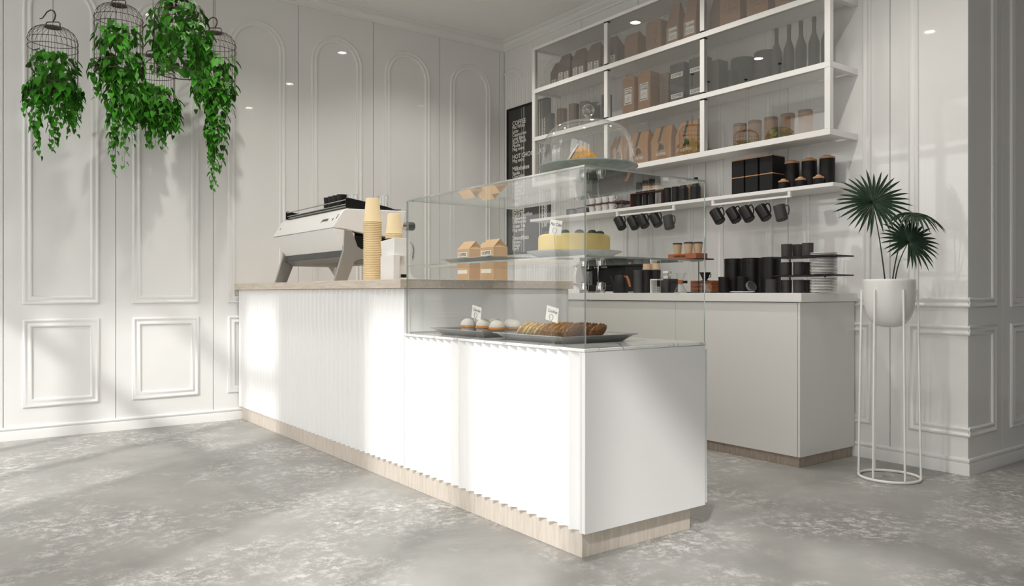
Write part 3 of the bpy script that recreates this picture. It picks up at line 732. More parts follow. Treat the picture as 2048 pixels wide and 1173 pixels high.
# cookies: two leaning rows
def cookie(mk, seed):
    random.seed(seed); m = MB(); bm = bmesh.new(); bmesh.ops.create_icosphere(bm, subdivisions=4, radius=1)
    for v in bm.verts:
        c = v.co; q = noise.noise(c*3+Vector((seed, 0, 0)))*.22+noise.noise(c*7+Vector((0, seed, 0)))*.26+max(0, noise.noise(c*13))*.22
        v.co = Vector((c.x*.042*(1+q*.5), c.y*.042*(1+q*.5), c.z*.0095*(1+q*1.4)))
    m.v = [tuple(v.co) for v in bm.verts]; m.f = [tuple(x.index for x in f.verts) for f in bm.faces]; m.mi = [0]*len(m.f); bm.free()
    return m.build('cookie', mk, ang=60)
protos = {k: cookie(k, i+3) for i, k in enumerate(('bisc', 'bisc2', 'bisc3'))}; used = set()
nm_ = {'bisc': 'pale', 'bisc2': 'golden', 'bisc3': 'dark nutty'}
for r, X in enumerate((2.125, 2.27)):
    n = 9
    for i in range(n):
        f = i/(n-1); k = ('bisc' if f < .5 else 'bisc2' if f < .9 else 'bisc3') if r == 0 else ('bisc' if f < .15 else 'bisc2' if f < .6 else 'bisc3')
        ob = protos[k]
        if k in used: ob = ob.copy(); COL.objects.link(ob)
        used.add(k)
        ob.location = (X+random.uniform(-.006, .006), 2.762-.318*f, ZM+.0425); ob.rotation_euler = (math.radians(-52+random.uniform(-2, 2)), random.uniform(-.05, .05), 0)
        tag(ob, '%s cookie in the %s leaning row, %s from the cupcake end' % (nm_[k], ('front', 'rear')[r], nth(i+1)), 'cookie', 'cookies leaning in rows on the tray')
# price cards on wire holders
def card(loc_, s, label, h=.105, lean=0.0):
    t = thing('price_card', label, 'sign', loc_, 0.0, 'hand-lettered price cards')
    MB().tube([(.018*math.cos(a), .018*math.sin(a), .0012) for a in [2*PI*k/20 for k in range(20)]], .0011, 6, True).build('wire_foot', 'steel', t)
    ring = [(0, .012*math.sin(a), h+.010-.012*math.cos(a)) for a in [2*PI*k/18 for k in range(18)]]
    m = MB().tube([(.018, 0, .0012), (.006, .002, .02), (.0, .0, h-.003)], .0010, 6); m.tube(ring, .0010, 6, True); m.build('wire_stem', 'steel', t)
    a = math.radians(10); R = Matrix.Rotation(a, 3, 'X')
    q = MB(); vs = []
    for x in (.0016, .0022):
        for y, z in ((-.038, 0), (.038, 0), (.038, .058), (-.038, .058)): vs.append(Vector((x, 0, h-.006))+R @ Vector((0, y, z)))
    q.add(vs, [(0, 1, 2, 3), (7, 6, 5, 4), (0, 4, 5, 1), (1, 5, 6, 2), (2, 6, 7, 3), (3, 7, 4, 0)]); q.build('card', 'label', t, smooth=False)
    tx = text(s, .019, tuple(Vector((.0012, 0, h-.006))+R @ Vector((0, 0, .040))), 'ink', t, R @ FACE_L, shear=.35, sx=.95, depth=.0002)
    return t
X = 1.975
card((X, yat(951, X), ZM), 'Cupcake', 'white card reading Cupcake on a wire stand in front of the iced cupcakes', .095)
card((X, yat(1102, X), ZM), 'Cookies', 'white card reading Cookies on a wire stand in front of the cookies', .100)
X = 1.985
card((X, yat(1109, X), 1.1415), 'Mat Cake', 'white card reading Mat Cake on a wire stand in front of the yellow cake', .098)
# round cake on a pressed glass plate
cx_, cy_ = 2.262, 2.59
t = thing('glass_cake_plate', 'wide pressed green glass plate under the yellow cake on the glass shelf', 'plate', (cx_, cy_, 1.1415))
MB().lathe([(0, 0), (.10, 0), (.105, .004), (.16, .016), (.207, .036), (.210, .040), (.206, .0405), (.16, .022), (.10, .010), (0, .010)], seg=56).build('dish', 'aqua', t, ang=50)
t = thing('round_cake', 'round pale yellow cake with dark green toppings in the glass case', 'cake', (cx_, cy_, 1.1415+.0225))
MB().lathe([(0, 0), (.156, 0), (.158, .004), (.158, .078), (.153, .088), (.146, .091), (0, .091)], seg=64).build('sponge', 'cake', t, ang=50)
top = MB().lathe([(0, 0), (.019, 0), (.020, .004), (.016, .011), (.008, .015), (0, .016)], seg=16)
tp = top.build('topping', 'berry', t, ang=60)
for i in range(12):
    ob = tp if i == 0 else tp.copy()
    if i: COL.objects.link(ob); ob.parent = t
    a = 2*PI*i/12; ob.location = (.118*math.cos(a), .118*math.sin(a), .0915)
# domed cake stand on top of the case
sx_, sy_ = 2.255, 2.49; z0 = 1.4765
t = thing('domed_cake_stand', 'clear glass cake dome with ball knob on a green glass footed stand atop the case', 'cake stand', (sx_, sy_, z0))
MB().lathe([(0, 0), (.050, 0), (.052, .004), (.040, .010), (.046, .022), (.10, .034), (.17, .047), (.208, .060), (.213, .064), (.212, .068), (.206, .0675), (.17, .057), (.10, .050), (0, .048)], seg=64).build('stand', 'aquad', t, ang=50)
dm = MB().lathe([(.196, .0675), (.198, .070), (.197, .12), (.193, .155), (.183, .190), (.166, .217), (.14, .238), (.105, .252), (.06, .260), (.022, .262), (.012, .263)], seg=72); dm.build('glass_dome', 'dome', t, ang=80)
MB().lathe([(.0125, .262), (.014, .266), (.012, .276), (.013, .284), (.020, .290), (.0255, .300), (.027, .310), (.0245, .321), (.017, .331), (.008, .336), (0, .337)], seg=32).build('knob', 'dome', t, ang=80)
# folded pastry slice under the dome
t = thing('pastry_slice', 'golden layered pastry wedge under the glass dome', 'pastry', (sx_, sy_, z0+.051))
rt = Vector((CS, -SN, 0)); fw = Vector((SN, CS, 0))
def wedge(pts2, d0, d1, name, mk, s=0.0, seed=0):
    m = MB(); n = len(pts2); vs = [rt*a+fw*d0+Vector((0, 0, z)) for a, z in pts2]+[rt*(a*.96)+fw*d1+Vector((0, 0, z*.96)) for a, z in pts2]
    m.add(vs, [tuple(range(n)), tuple(reversed(range(n, 2*n)))]+[(i, n+i, n+(i+1) % n, (i+1) % n) for i in range(n)])
    ob = m.build(name, mk, t, ang=60)
    md = ob.modifiers.new('s', 'SUBSURF'); md.subdivision_type = 'SIMPLE'; md.levels = md.render_levels = 3
    tx = bpy.data.textures.new('n%d' % seed, 'CLOUDS'); tx.noise_scale = .012
    dd = ob.modifiers.new('d', 'DISPLACE'); dd.texture = tx; dd.strength = .008; dd.mid_level = .5
    return ob
wedge([(-.092, .004), (-.088, .030), (-.02, .012), (.085, .004)], -.05, .05, 'lower_layer', 'pastry', seed=1)
wedge([(-.084, .034), (-.052, .084), (-.036, .098), (-.022, .098), (.0, .086), (.075, .012), (.0, .014), (-.06, .024)], -.036, .036, 'folded_crust', 'pastry', seed=2)
wedge([(-.095, .010), (-.089, .033), (-.056, .087), (-.043, .107), (-.049, .107), (-.064, .088), (-.098, .034)], -.040, .040, 'pale_edge', 'frost', seed=3)

# ================================================================== GOODS BEHIND THE SHELF GLASS
XI = 4.285                                              # front line of the goods
ZS_ = [ZB[0][1]+.0008, ZB[1][1]+.0008, ZB[2][1]+.0008]
def span(pa, pb, X): return yat(pb, X), yat(pa, X)       # (near y, far y)
def gable_bag(w, d, h, sh=.62, tw=.72):
    """upright bag, front at x=0, centred on y=0: square shoulders folding to a flat pinched top"""
    s = h*sh; a = w/2; c = w*tw/2; m = MB()
    vs = [(0, -a, 0), (d, -a, 0), (d, a, 0), (0, a, 0), (0, -a, s), (d, -a, s), (d, a, s), (0, a, s), (d*.30, -c, h*.985), (d*.46, -c, h*.985), (d*.46, c, h*.985), (d*.30, c, h*.985), (d*.30, -c, h), (d*.46, -c, h), (d*.46, c, h), (d*.30, c, h)]
    fs = [(0, 3, 2, 1), (0, 1, 5, 4), (1, 2, 6, 5), (2, 3, 7, 6), (3, 0, 4, 7), (4, 5, 9, 8), (5, 6, 10, 9), (6, 7, 11, 10), (7, 4, 8, 11), (8, 9, 13, 12), (9, 10, 14, 13), (10, 11, 15, 14), (11, 8, 12, 15), (12, 13, 14, 15)]
    return m.add(vs, fs)
def loaf_bag(w, d, h, r=.22):
    """bag with rounded top corners (front view) and soft edges"""
    rr = w*r; pts = [(-w/2, 0), (w/2, 0)]
    pts += [(w/2-rr+rr*math.cos(a), h-rr+rr*math.sin(a)) for a in [PI/2*k/6 for k in range(7)]]
    pts += [(-w/2+rr+rr*math.cos(a), h-rr+rr*math.sin(a)) for a in [PI/2+PI/2*k/6 for k in range(7)]]
    return MB().prism(pts, 0, d, 'x')
def slab(x0, x1, y0, y1, z0, z1): return MB().box(x0, x1, y0, y1, z0, z1)
# --- top row, far bay: pinched brown bags with two labels
tops = [(1097, 1113, 127), (1113, 1142, 112), (1142.5, 1171, 97), (1172, 1202, 81), (1205, 1234, 68)]
lbl_ = ['small brown bag at the far end of the top shelf, mostly hidden by its neighbour', 'pinched brown bag with two paper labels, second from the far end of the top shelf', 'pinched brown bag with two paper labels, third from the far end of the top shelf', 'pinched brown bag with two paper labels, the tallest looking one before the first inner post', 'pinched brown bag hidden behind the first inner post of the top shelf']
g = 'pinched brown coffee bags in the far top bay'; z = ZS_[2]; b0 = None
ya, yb = span(1142.5, 1171, XI); W0 = (yb-ya)*.93; H0 = zat(1157, 97, XI)-z
for i, (pa, pb, py) in enumerate(tops):
    y0, y1 = span(pa, pb, XI); yc = (y0+y1)/2
    if b0 is None:
        b0 = thing('coffee_bag', lbl_[0], 'coffee bag', (XI, yc, z), 0, g)
        gable_bag(W0, .085, H0, .66, .62).build('paper_bag', 'kraftd', b0, ang=25)
        for yy, zz in ((.24, 0), (-.20, -.006)):
            l = slab(-.0012, -.0004, W0*(yy-.165), W0*(yy+.165), .022+zz, .088+zz).build('label', 'label', b0)
            m = MB(); m.box(-.0017, -.0013, W0*(yy-.05), W0*(yy+.05), .070+zz, .080+zz)
            for q in range(4): m.box(-.0017, -.0013, W0*(yy-.12), W0*(yy+.12), .030+q*.009+zz, .033+q*.009+zz)
            m.build('label_print', 'ink', b0)
        b0.scale = (1, 1, .72) if 0 else (1, 1, 1)
        b0.location.x = XI+.095; b0.location.y = yat(1113, XI+.095)
    else: dup(b0, (XI, yc, z), label=lbl_[i])
# --- top row, middle bay
y0, y1 = span(1249, 1275, XI)
t = thing('coffee_bag', 'plain flat brown envelope bag in the middle of the top shelf', 'coffee bag', (XI, (y0+y1)/2, z), 0, 'bags in the middle top bay')
gable_bag(y1-y0, .075, zat(1262, 66, XI)-z, .86, .97).build('paper_bag', 'kraft', t, ang=25)
m = MB()
for q in range(3): m.box(-.0012, -.0004, -.03, .02, .045+q*.012, .047+q*.012)
m.build('print_lines', 'kraftd', t)
y0, y1 = span(1277, 1291, XI+.06)
tag(slab(0, .05, -.035, .035, 0, zat(1283, 66, XI+.06)-z).build('coffee_box', 'kraftd', bevel=.002, loc=(XI+.13, yat(1293, XI+.13), z)), 'dark brown carton standing between the envelope bag and the lettered bag', 'coffee box', 'bags in the middle top bay')
y0, y1 = span(1291, 1321, XI)
t = thing('coffee_bag', 'round-topped brown bag with an upright ESPRESSO strip', 'coffee bag', (XI, (y0+y1)/2, z), 0, 'bags in the middle top bay')
hh = zat(1306, 40, XI)-z
loaf_bag(y1-y0, .10, hh, .2).build('paper_bag', 'kraft', t, ang=30, bevel=.004)
slab(-.0012, -.0004, -(y1-y0)*.34, -(y1-y0)*.10, .01, hh*.93).build('lettered_strip', 'lidwood', t)
text('ESPRESSO', .046, (-.0018, -(y1-y0)*.22, hh*.47), 'kraftd', t, FACE_L, bold=.03, sx=1.05, rot=PI/2)
for i, (pa, pb, py, lb) in enumerate(((1331, 1357, 6, 'tall pinched brown bag with white COFFEE label beside the ESPRESSO bag'), (1364, 1393, -8, 'tall pinched brown bag with white COFFEE label next to the second inner post'))):
    y0, y1 = span(pa, pb, XI); y1 -= .006; yc = (y0+y1)/2
    if i == 0:
        bb = thing('coffee_bag', lb, 'coffee bag', (XI, yc, z), 0, 'white-labelled bags on the top shelf'); w_ = (y1-y0); hh = zat(1345, py, XI)-z
        gable_bag(w_, .12, hh, .45, .68).build('paper_bag', 'kraft', bb, ang=25)
        slab(-.0012, -.0004, -w_*.36, w_*.36, hh*.13, hh*.42).build('label', 'label', bb)
        m = MB().box(-.0018, -.0013, w_*.29, w_*.32, hh*.15, hh*.40)
        for q in range(3): m.box(-.0018, -.0013, -w_*.30, w_*.22, hh*(.165+.03*q), hh*(.172+.03*q))
        m.build('label_print', 'ink', bb); text('COFFEE', .022, (-.0018, -.005, hh*.32), 'kraftd', bb, bold=.02)
    else: dup(bb, (XI, yc, z), label=lb)
# --- top row, near bay: sideways bag and cartons with a ringed COFFEE print
t = thing('coffee_bag', 'brown gusset bag seen sideways right beside the second inner post of the top shelf', 'coffee bag', (XI+.02, sum(span(1420, 1441, XI+.02))/2, z), 0, 'goods in the near top bay')
gable_bag(.09, .13, .33, .45, .35).build('paper_bag', 'kraftd', t, ang=25)
c0 = None
for i, (pa, pb, lb) in enumerate(((1440, 1480, 'brown carton with ringed COFFEE print nearest the second inner post'), (1493, 1536, 'brown carton with ringed COFFEE print, middle one of three'), (1551, 1595, 'brown carton with ringed COFFEE print, nearest the end post'))):
    y0, y1 = span(pa, pb, XI); yc = (y0+y1)/2
    if c0 is None:
        c0 = thing('coffee_carton', lb, 'coffee box', (XI, yc, z), 0, 'ringed COFFEE cartons on the top shelf'); w_ = y1-y0; hh = .215
        slab(0, .11, -w_/2, w_/2, 0, hh).build('carton', 'kraft', c0, bevel=.002)
        m = MB(); n = 40; vs = []
        for r in (.062, .0645):
            for x in (-.0012,): vs += [(x, r*math.cos(2*PI*k/n)*.98, .105+r*math.sin(2*PI*k/n)) for k in range(n)]
        m.add(vs, [(k, (k+1) % n, n+(k+1) % n, n+k) for k in range(n)]); m.build('printed_ring', 'kraftd', c0)
        texts([('COFFEE', .031, (-.0012, 0, .108), 'CENTER', .01), ('fresh', .014, (-.0012, 0, .138)), ('roasted', .014, (-.0012, 0, .083))], 'kraftd', c0)
    else: dup(c0, (XI, yc, z), label=lb)
# --- middle row, far bay: dark paper canisters
z = ZS_[1]
def canister(nm, r, h, mk, label, cat, x, y, z, group, lid=True, lidm=None):
    t = thing(nm, label, cat, (x, y, z), 0, group)
    MB().lathe([(0, 0), (r-.001, 0), (r, .001), (r, h*.86), (0, h*.86)], seg=36).build('body', mk, t)
    MB().lathe([(0, h*.862), (r+.0008, h*.862), (r+.0008, h-.0015), (r-.001, h), (0, h)], seg=36).build('lid', lidm or mk, t)
    return t
pos = [(1088, 1112, 4.40, 178), (1112, 1136, 4.37, 178), (1136, 1160, 4.34, 172), (1158, 1182, 4.36, 173), (1177, 1203, 4.455, 170), (1203, 1224, 4.36, 172)]
ct = None
for i, (pa, pb, X, py) in enumerate(pos):
    y = yat((pa+pb)/2, X); lb = 'dark paper canister in the far middle bay, %s from the menu board end' % nth(i+1)
    if ct is None: ct = canister('paper_canister', .0425, .225, 'dgrey', lb, 'canister', X, y, z, 'dark canisters in the far middle bay')
    elif i == 1: ct1 = canister('paper_canister', .0425, .225, 'kraftd', lb, 'canister', X, y, z, 'dark canisters in the far middle bay')
    else: dup(ct if i > 3 else ct1, (X, y, z), label=lb)
# --- middle row, middle bay: round-topped bags, cartons
rb = None
for i, (pa, pb, lb) in enumerate(((1245, 1268, 'round-topped brown bag with framed white label, the far one of two'), (1275, 1301, 'round-topped brown bag with framed white label, the near one of two'))):
    y0, y1 = span(pa, pb, XI); yc = (y0+y1)/2
    if rb is None:
        w_ = (y1-y0)*1.03; hh = zat(1258, 152, XI)-z
        rb = thing('coffee_bag', lb, 'coffee bag', (XI, yc, z), 0, 'round-topped bags on the middle shelf')
        loaf_bag(w_, .11, hh, .25).build('paper_bag', 'kraft', rb, ang=30, bevel=.004)
        slab(-.0012, -.0004, -w_*.33, w_*.33, hh*.27, hh*.70).build('label_frame', 'label', rb)
        slab(-.0017, -.0013, -w_*.29, w_*.29, hh*.295, hh*.675).build('label_border', 'ink', rb)
        slab(-.0022, -.0018, -w_*.26, w_*.26, hh*.315, hh*.655).build('label', 'label', rb)
        m = MB()
        for q, ww in enumerate((.12, .18, .2, .1)): m.box(-.0028, -.0023, -w_*ww, w_*ww, hh*(.36+.035*q), hh*(.366+.035*q))
        m.build('label_print', 'ink', rb); texts([('COFFEE', .019, (-.0028, 0, hh*.55), 'CENTER', .02), ('Amazing', .016, (-.0028, 0, hh*.615))], 'ink', rb)
    else: dup(rb, (XI, yc, z), label=lb)
y0, y1 = span(1319, 1337, XI+.05)
t = thing('coffee_bag', 'small dark brown bag with narrow label behind the round-topped bags', 'coffee bag', (XI+.05, (y0+y1)/2, z), 0, 'bags in the middle bay')
loaf_bag(y1-y0, .06, zat(1327, 147, XI+.05)-z, .15).build('paper_bag', 'kraftd', t, ang=30, bevel=.003)
slab(-.0012, -.0004, .018, .036, .04, .15).build('label', 'grey', t)
gc = None
for i, (pa, pb, lb) in enumerate(((1340, 1368, 'tall grey carton with two white COFFEE labels, the far one'), (1377.5, 1407, 'tall grey carton with two white COFFEE labels, beside the second inner post'))):
    y0, y1 = span(pa, pb, XI); yc = (y0+y1)/2
    if gc is None:
        w_ = y1-y0; hh = zat(1354, 127, XI)-z
        gc = thing('coffee_carton', lb, 'coffee box', (XI, yc, z), 0, 'grey COFFEE cartons on the middle shelf')
        slab(0, .09, -w_/2, w_/2, 0, hh).build('carton', 'dgrey', gc, bevel=.0015)
        for f in (.17, .70):
            slab(-.0012, -.0004, -w_*.41, w_*.41, hh*(f-.055), hh*(f+.06)).build('label', 'label', gc)
            text('COFFEE', .027, (-.0016, 0, hh*f), 'dgrey', gc, bold=.02)
    else: dup(gc, (XI, yc, z), label=lb)
y0, y1 = span(1415, 1431, XI+.03)
tag(slab(0, .10, -.05, .05, 0, .235).build('coffee_carton', 'dgrey', bevel=.0015, loc=(XI+.03, (y0+y1)/2-.012, z)), 'dark grey carton just past the second inner post on the middle shelf', 'coffee box')
# --- middle row, near bay: dark tins and bottles
gr = 'dark tins in the near middle bay'
canister('storage_tin', .030, .12, 'satin', 'small dark tin standing left of the big dark tins', 'tin', 4.30, yat(1464, 4.30), z, gr)
canister('storage_tin', .080, zat(1486, 114, 4.38)-z, 'satin', 'big dark lidded tin with the smaller tin in front of it', 'tin', 4.43, yat(1486, 4.43), z, gr)
canister('storage_tin', .080, zat(1530, 101, 4.38)-z, 'satin', 'biggest dark lidded tin next to the bottles', 'tin', 4.43, yat(1533, 4.43), z, gr)
bt = None
for i, px in enumerate((1553, 1578, 1602, 1628, 1654)):
    X = 4.32; y = yat(px, X); hh = .318
    lb = 'tall dark bottle with pointed shoulders, %s' % ('overlapping the biggest dark tin', 'second along from the dark tins', 'third along, in the middle of the five', 'fourth along from the dark tins', 'partly hidden behind the end post')[i]
    if bt is None:
        bt = thing('wine_bottle', lb, 'bottle', (X, y, z), 0, 'dark bottles on the middle shelf')
        r = .0335
        MB().lathe([(0, 0), (r-.003, 0), (r, .003), (r, .150), (r*.97, .162), (r*.40, .222), (.0125, .235), (.0120, .290)], seg=32).build('bottle_body', 'satin', bt)
        MB().lathe([(.0120, .2905), (.0140, .291), (.0140, .304), (.0135, hh), (0, hh)], seg=24).build('capsule', 'satin', bt)
    else: dup(bt, (X, y, z), label=lb)
# --- bottom row, far bay: mostly behind the dome
z = ZS_[0]
bx = None
for i, px in enumerate((1140, 1156, 1172, 1190)):
    X = 4.33; y = yat(px, X); lb = 'small dark bag on the bottom shelf behind the dome, %s from the board' % nth(i+1)
    if bx is None:
        bx = thing('coffee_bag', lb, 'coffee bag', (X, y, z), 0, 'small bags behind the dome')
        gable_bag(.07, .05, .13, .6, .8).build('paper_bag', 'kraftd', bx, ang=25)
        slab(-.0012, -.0004, -.02, .02, .02, .06).build('label', 'grey', bx)
    else: dup(bx, (X, y, z), label=lb)
t = thing('sauce_bottle', 'small white bottle on the bottom shelf left of the dark bags', 'bottle', (4.33, yat(1117, 4.33), z))
MB().lathe([(0, 0), (.017, 0), (.018, .003), (.017, .05), (.006, .10), (.004, .125), (0, .126)], seg=20).build('bottle_body', 'plate', t); MB().lathe([(.0045, .1265), (.0065, .1265), (.005, .14), (0, .14)], seg=16).build('cap', 'plate', t)
# --- bottom row, middle bay: bags with bean emblem
kb = None; z = ZS_[0]
def bean(m, cy, cz, a, b_, rot, n=14):
    for s in (-1, 1):
        pts = []
        for k in range(n+1):
            q = PI*k/n; x = a*math.cos(q); y_ = b_*math.sin(q)*s
            y_ += s*.0012
            pts.append((cy+x*math.cos(rot)-y_*math.sin(rot), cz+x*math.sin(rot)+y_*math.cos(rot)))
        m.add([(-.0014, -p[0], p[1]) for p in pts], [tuple(range(len(pts)))])
for i, (pa, pb, lb) in enumerate(((1222, 1252, 'brown bag with bean emblem seen through the edge of the cake dome'), (1262, 1291, 'brown bag with bean emblem, right beside the cake dome'), (1302, 1342, 'brown bag with bean emblem, standing alone in the middle of the bay'), (1351, 1394, 'brown bag with bean emblem, beside the second inner post'))):
    y0, y1 = span(pa, pb, XI); yc = (y0+y1)/2
    if kb is None:
        ya, yb = span(1302, 1342, XI); w_ = yb-ya; hh = zat(1325, 251, XI)-z
        kb = thing('coffee_bag', lb, 'coffee bag', (XI, yc, z), 0, 'KOFFEE bags on the bottom shelf')
        gable_bag(w_, .12, hh, .60, .80).build('paper_bag', 'kraft2', kb, ang=25)
        s_ = hh*.60; dz = hh*.985-s_; sl = .12*.30
        m = MB(); e_ = .0012
        m.add([(-e_, w_*.02, s_*.86), (-e_, w_*.14, s_*.86), (-e_, w_*.14, s_), (-e_, w_*.02, s_), (sl-e_, w_*.14, hh*.985), (sl-e_, w_*.02, hh*.985), (sl-e_, w_*.14, hh), (sl-e_, w_*.02, hh)], [(0, 1, 2, 3), (3, 2, 4, 5), (5, 4, 6, 7)]); m.build('closing_strip', 'dgrey', kb, smooth=False)
        m = MB(); bean(m, -.008, hh*.43, .020, .010, 1.15); bean(m, -.010, hh*.335, .019, .009, .35); bean(m, .016, hh*.375, .021, .010, -1.35); m.build('bean_emblem', 'ink', kb, smooth=False)
        texts([('KOFFEE', .029, (-.0014, 0, hh*.185), 'CENTER', .03), ('fresh', .016, (-.0014, 0, hh*.53))], 'chalk', kb)
    else: dup(kb, (XI, yc, z), label=lb)
# --- bottom row, near bay: printed brown canisters
cn = None
for i, px in enumerate((1480, 1510, 1542, 1575.5, 1611)):
    X = 4.33; y = yat(px, X); lb = 'brown printed canister on the bottom shelf, %s' % ('left of the row beside the second inner post', 'second along from the inner post', 'third along, in the middle', 'fourth along from the inner post', 'the one nearest the end post')[i]
    if cn is None:
        cn = thing('paper_canister', lb, 'canister', (X, y, z), 0, 'printed canisters on the bottom shelf'); r, hh = .0425, .158
        MB().lathe([(0, 0), (r-.001, 0), (r, .001), (r, hh-.022), (0, hh-.022)], seg=36).build('body', 'kraft', cn)
        MB().lathe([(0, hh-.0215), (r+.0006, hh-.0215), (r+.0006, hh-.001), (r-.001, hh), (0, hh)], seg=36).build('lid', 'kraftd', cn)
        m = MB(); n = 40; vs = []
        for q in (.048, .0505):
            for k in range(n):
                a = 2*PI*k/n; yy = q*math.cos(a)*.82; th = yy/r; vs.append((-(r+.0007)*math.cos(th), -(r+.0007)*math.sin(th), .062+q*math.sin(a)*1.0))
        m.add(vs, [(k, (k+1) % n, n+(k+1) % n, n+k) for k in range(n)]); m.build('printed_ring', 'kraftd', cn)
        m = MB()
        for a in (-.9, -.35, .2, .75):
            pts = []
            for s in range(9):
                q = s/8; zz = .075+.032*q; th = a*.5+.28*math.sin(q*4+a)*.6
                pts.append((-(r+.0012)*math.cos(th), -(r+.0012)*math.sin(th), zz))
            m.tube(pts, .0009, 4)
        for zz, a in ((.050, .55), (.040, .45), (.030, .32)):
            m.tube([(-(r+.0010)*math.cos(th), -(r+.0010)*math.sin(th), zz) for th in [a*(k/6-1) for k in range(13)]], .0009, 4)
        m.build('printed_leaf', 'kraftd', cn)
    else: dup(cn, (X, y, z), label=lb)

# ================================================================== FLOATING SHELF GOODS
zf = zs1+.0006
gr = 'black boxes with wood lids on the floating shelf'
bx = None; X = 4.285
for j in range(2):
    for i, (pa, pb) in enumerate(((1463, 1488), (1490, 1516), (1518, 1546))):
        y0, y1 = span(pa, pb, X); y0 += .0015
        hrow = .118; lb = 'black storage box with wooden lid, %s row, %s' % (('lower', 'upper')[j], ('leftmost by the bare wall', 'middle', 'beside the tall black jars')[i])
        if bx is None:
            bx = thing('storage_box', lb, 'box', (X, (y0+y1)/2, zf), 0, gr); w_ = y1-y0-.002
            slab(0, .135, -w_/2, w_/2, 0, .108).build('box_body', 'satin', bx, bevel=.002); slab(0, .135, -w_/2, w_/2, .1085, .115).build('lid', 'lidwood', bx, bevel=.001)
        else: dup(bx, (X, (y0+y1)/2, zf+.1155*j), label=lb)
gr = 'black jars with wood lids on the floating shelf'
def jar(r, h, label, X, px, name='storage_jar'):
    t = thing(name, label, 'jar', (X, yat(px, X), zf), 0, gr)
    MB().lathe([(0, 0), (r-.002, 0), (r, .002), (r, h-.014), (0, h-.014)], seg=36).build('jar_body', 'satin', t)
    MB().lathe([(0, h-.0135), (r+.001, h-.0135), (r+.001, h-.004), (r-.002, h-.002), (r*.55, h), (r*.5, h+.007), (r*.42, h+.009), (0, h+.009)], seg=36).build('lid', 'lidwood', t); return t
for px, py, lb in ((1584, 324, 'tall black jar with wooden lid next to the black boxes'), (1618.5, 319, 'tall black jar with wooden lid, middle of the three'), (1654.5, 313.5, 'tall black jar with wooden lid at the end of the floating shelf')):
    X = 4.375; jar(.045, zat(px, py, X)-zf, lb, X, px)
for px, py, lb in ((1567, 361, 'short black jar in front of the first tall jar'), (1601, 357, 'short black jar between the first and middle tall jars'), (1637, 353, 'short black jar in front of the end tall jar')):
    X = 4.292; jar(.031, zat(px, py, X)-zf, lb, X, px)
# far part, seen through the pastry case
# two-tier dark riser with white cups
cupw = None; X0 = 4.285
ya, yb = span(1170, 1244, X0)
t = thing('cup_riser', 'low dark wood riser holding white cups on the floating shelf', 'riser', (X0, (ya+yb)/2, zf)); o_ = (yb-ya)/2
slab(0, .20, -o_, o_, .058, .066).build('top_board', 'darkwood', t, bevel=.001)
for sx__ in (.004, .196):
    for sy__ in (-o_+.005, o_-.005): MB().cyl(.0035, 0, .0578, (sx__, sy__, 0), 10).build('leg', 'darkwood', t)
def white_cup(label, x, y, z, rz):
    t = thing('coffee_cup', label, 'cup', (x, y, z), rz, 'white cups on the floating shelf')
    MB().lathe([(0, 0), (.020, 0), (.023, .003), (.031, .050), (.0325, .056), (.0305, .056), (.022, .005), (0, .005)], seg=28).build('cup_body', 'plate', t)
    MB().tube([(0, -.028, .047), (0, -.044, .046), (0, -.050, .036), (0, -.043, .022), (0, -.026, .016)], .0035, 8).build('handle', 'plate', t); return t
k = 0
for j in range(2):
    for i in range(4):
        for d_ in range(1 if j else 2):
            y = yb-.035-i*.078; x = X0+.05+.09*d_
            lb = 'white cup %s the dark riser, %s from the menu board side%s' % (('under', 'on top of')[j], nth(i+1), (', front row', ', rear row')[d_] if not j else '')
            if cupw is None: cupw = white_cup(lb, x, y, zf, .0)
            else: dup(cupw, (x, y, zf+(.0665 if j else 0)), label=lb)
# crumpled napkin behind the cups
m = MB(); vs = []; n = 12
for i in range(n+1):
    for j in range(n+1):
        u, v = i/n, j/n; h_ = .115*math.sin(PI*u)**.7*math.sin(PI*v)**.6*(.75+.5*noise.noise(Vector((u*4, v*4, 2))))+.003
        vs.append((u*.09, (v-.5)*.15, h_))
m.add(vs, [(i*(n+1)+j, (i+1)*(n+1)+j, (i+1)*(n+1)+j+1, i*(n+1)+j+1) for i in range(n) for j in range(n)])
tag(m.build('folded_napkin', 'napkin', loc=(4.40, yat(1207, 4.40), zf+.067), ang=60), 'white crumpled linen napkin behind the white cups', 'napkin')
# grey boxes near the board
for px, w_, lb in ((1139, .085, 'grey square box on the floating shelf nearest the menu board'), (1160, .085, 'grey square box on the floating shelf beside the white cups')):
    tag(slab(0, .09, -w_/2, w_/2, 0, .062).build('storage_box', 'grey', bevel=.002, loc=(4.34, yat(px, 4.34), zf)), lb, 'box', 'grey boxes on the floating shelf')
# black canisters on a small riser
gr = 'black canisters at the middle of the floating shelf'; X = 4.33
ya, yb = span(1260, 1323, 4.285)
t = thing('canister_riser', 'narrow dark wood riser carrying black canisters on the floating shelf', 'riser', (4.285, (ya+yb)/2, zf)); o_ = (yb-ya)/2
slab(0, .085, -o_, o_, .100, .107).build('top_board', 'darkwood', t, bevel=.001)
for sy__ in (-o_+.004, o_-.004): slab(0, .085, sy__-.003, sy__+.003, 0, .0998).build('side_board', 'darkwood', t)
cc = None
for j in range(2):
    for i, px in enumerate((1278, 1291, 1304)):
        y = yat(px, X); lb = 'black canister %s the narrow riser, %s from the white cups' % (('under', 'standing on')[j], nth(i+1))
        if cc is None: cc = canister('tea_canister', .0235, .096, 'satin', lb, 'canister', X, y, zf, gr)
        else: dup(cc, (X, y, zf+(.1075 if j else 0)), label=lb, scale=(1, 1, 1) if j == 0 else (1, 1, .86+.06*i))
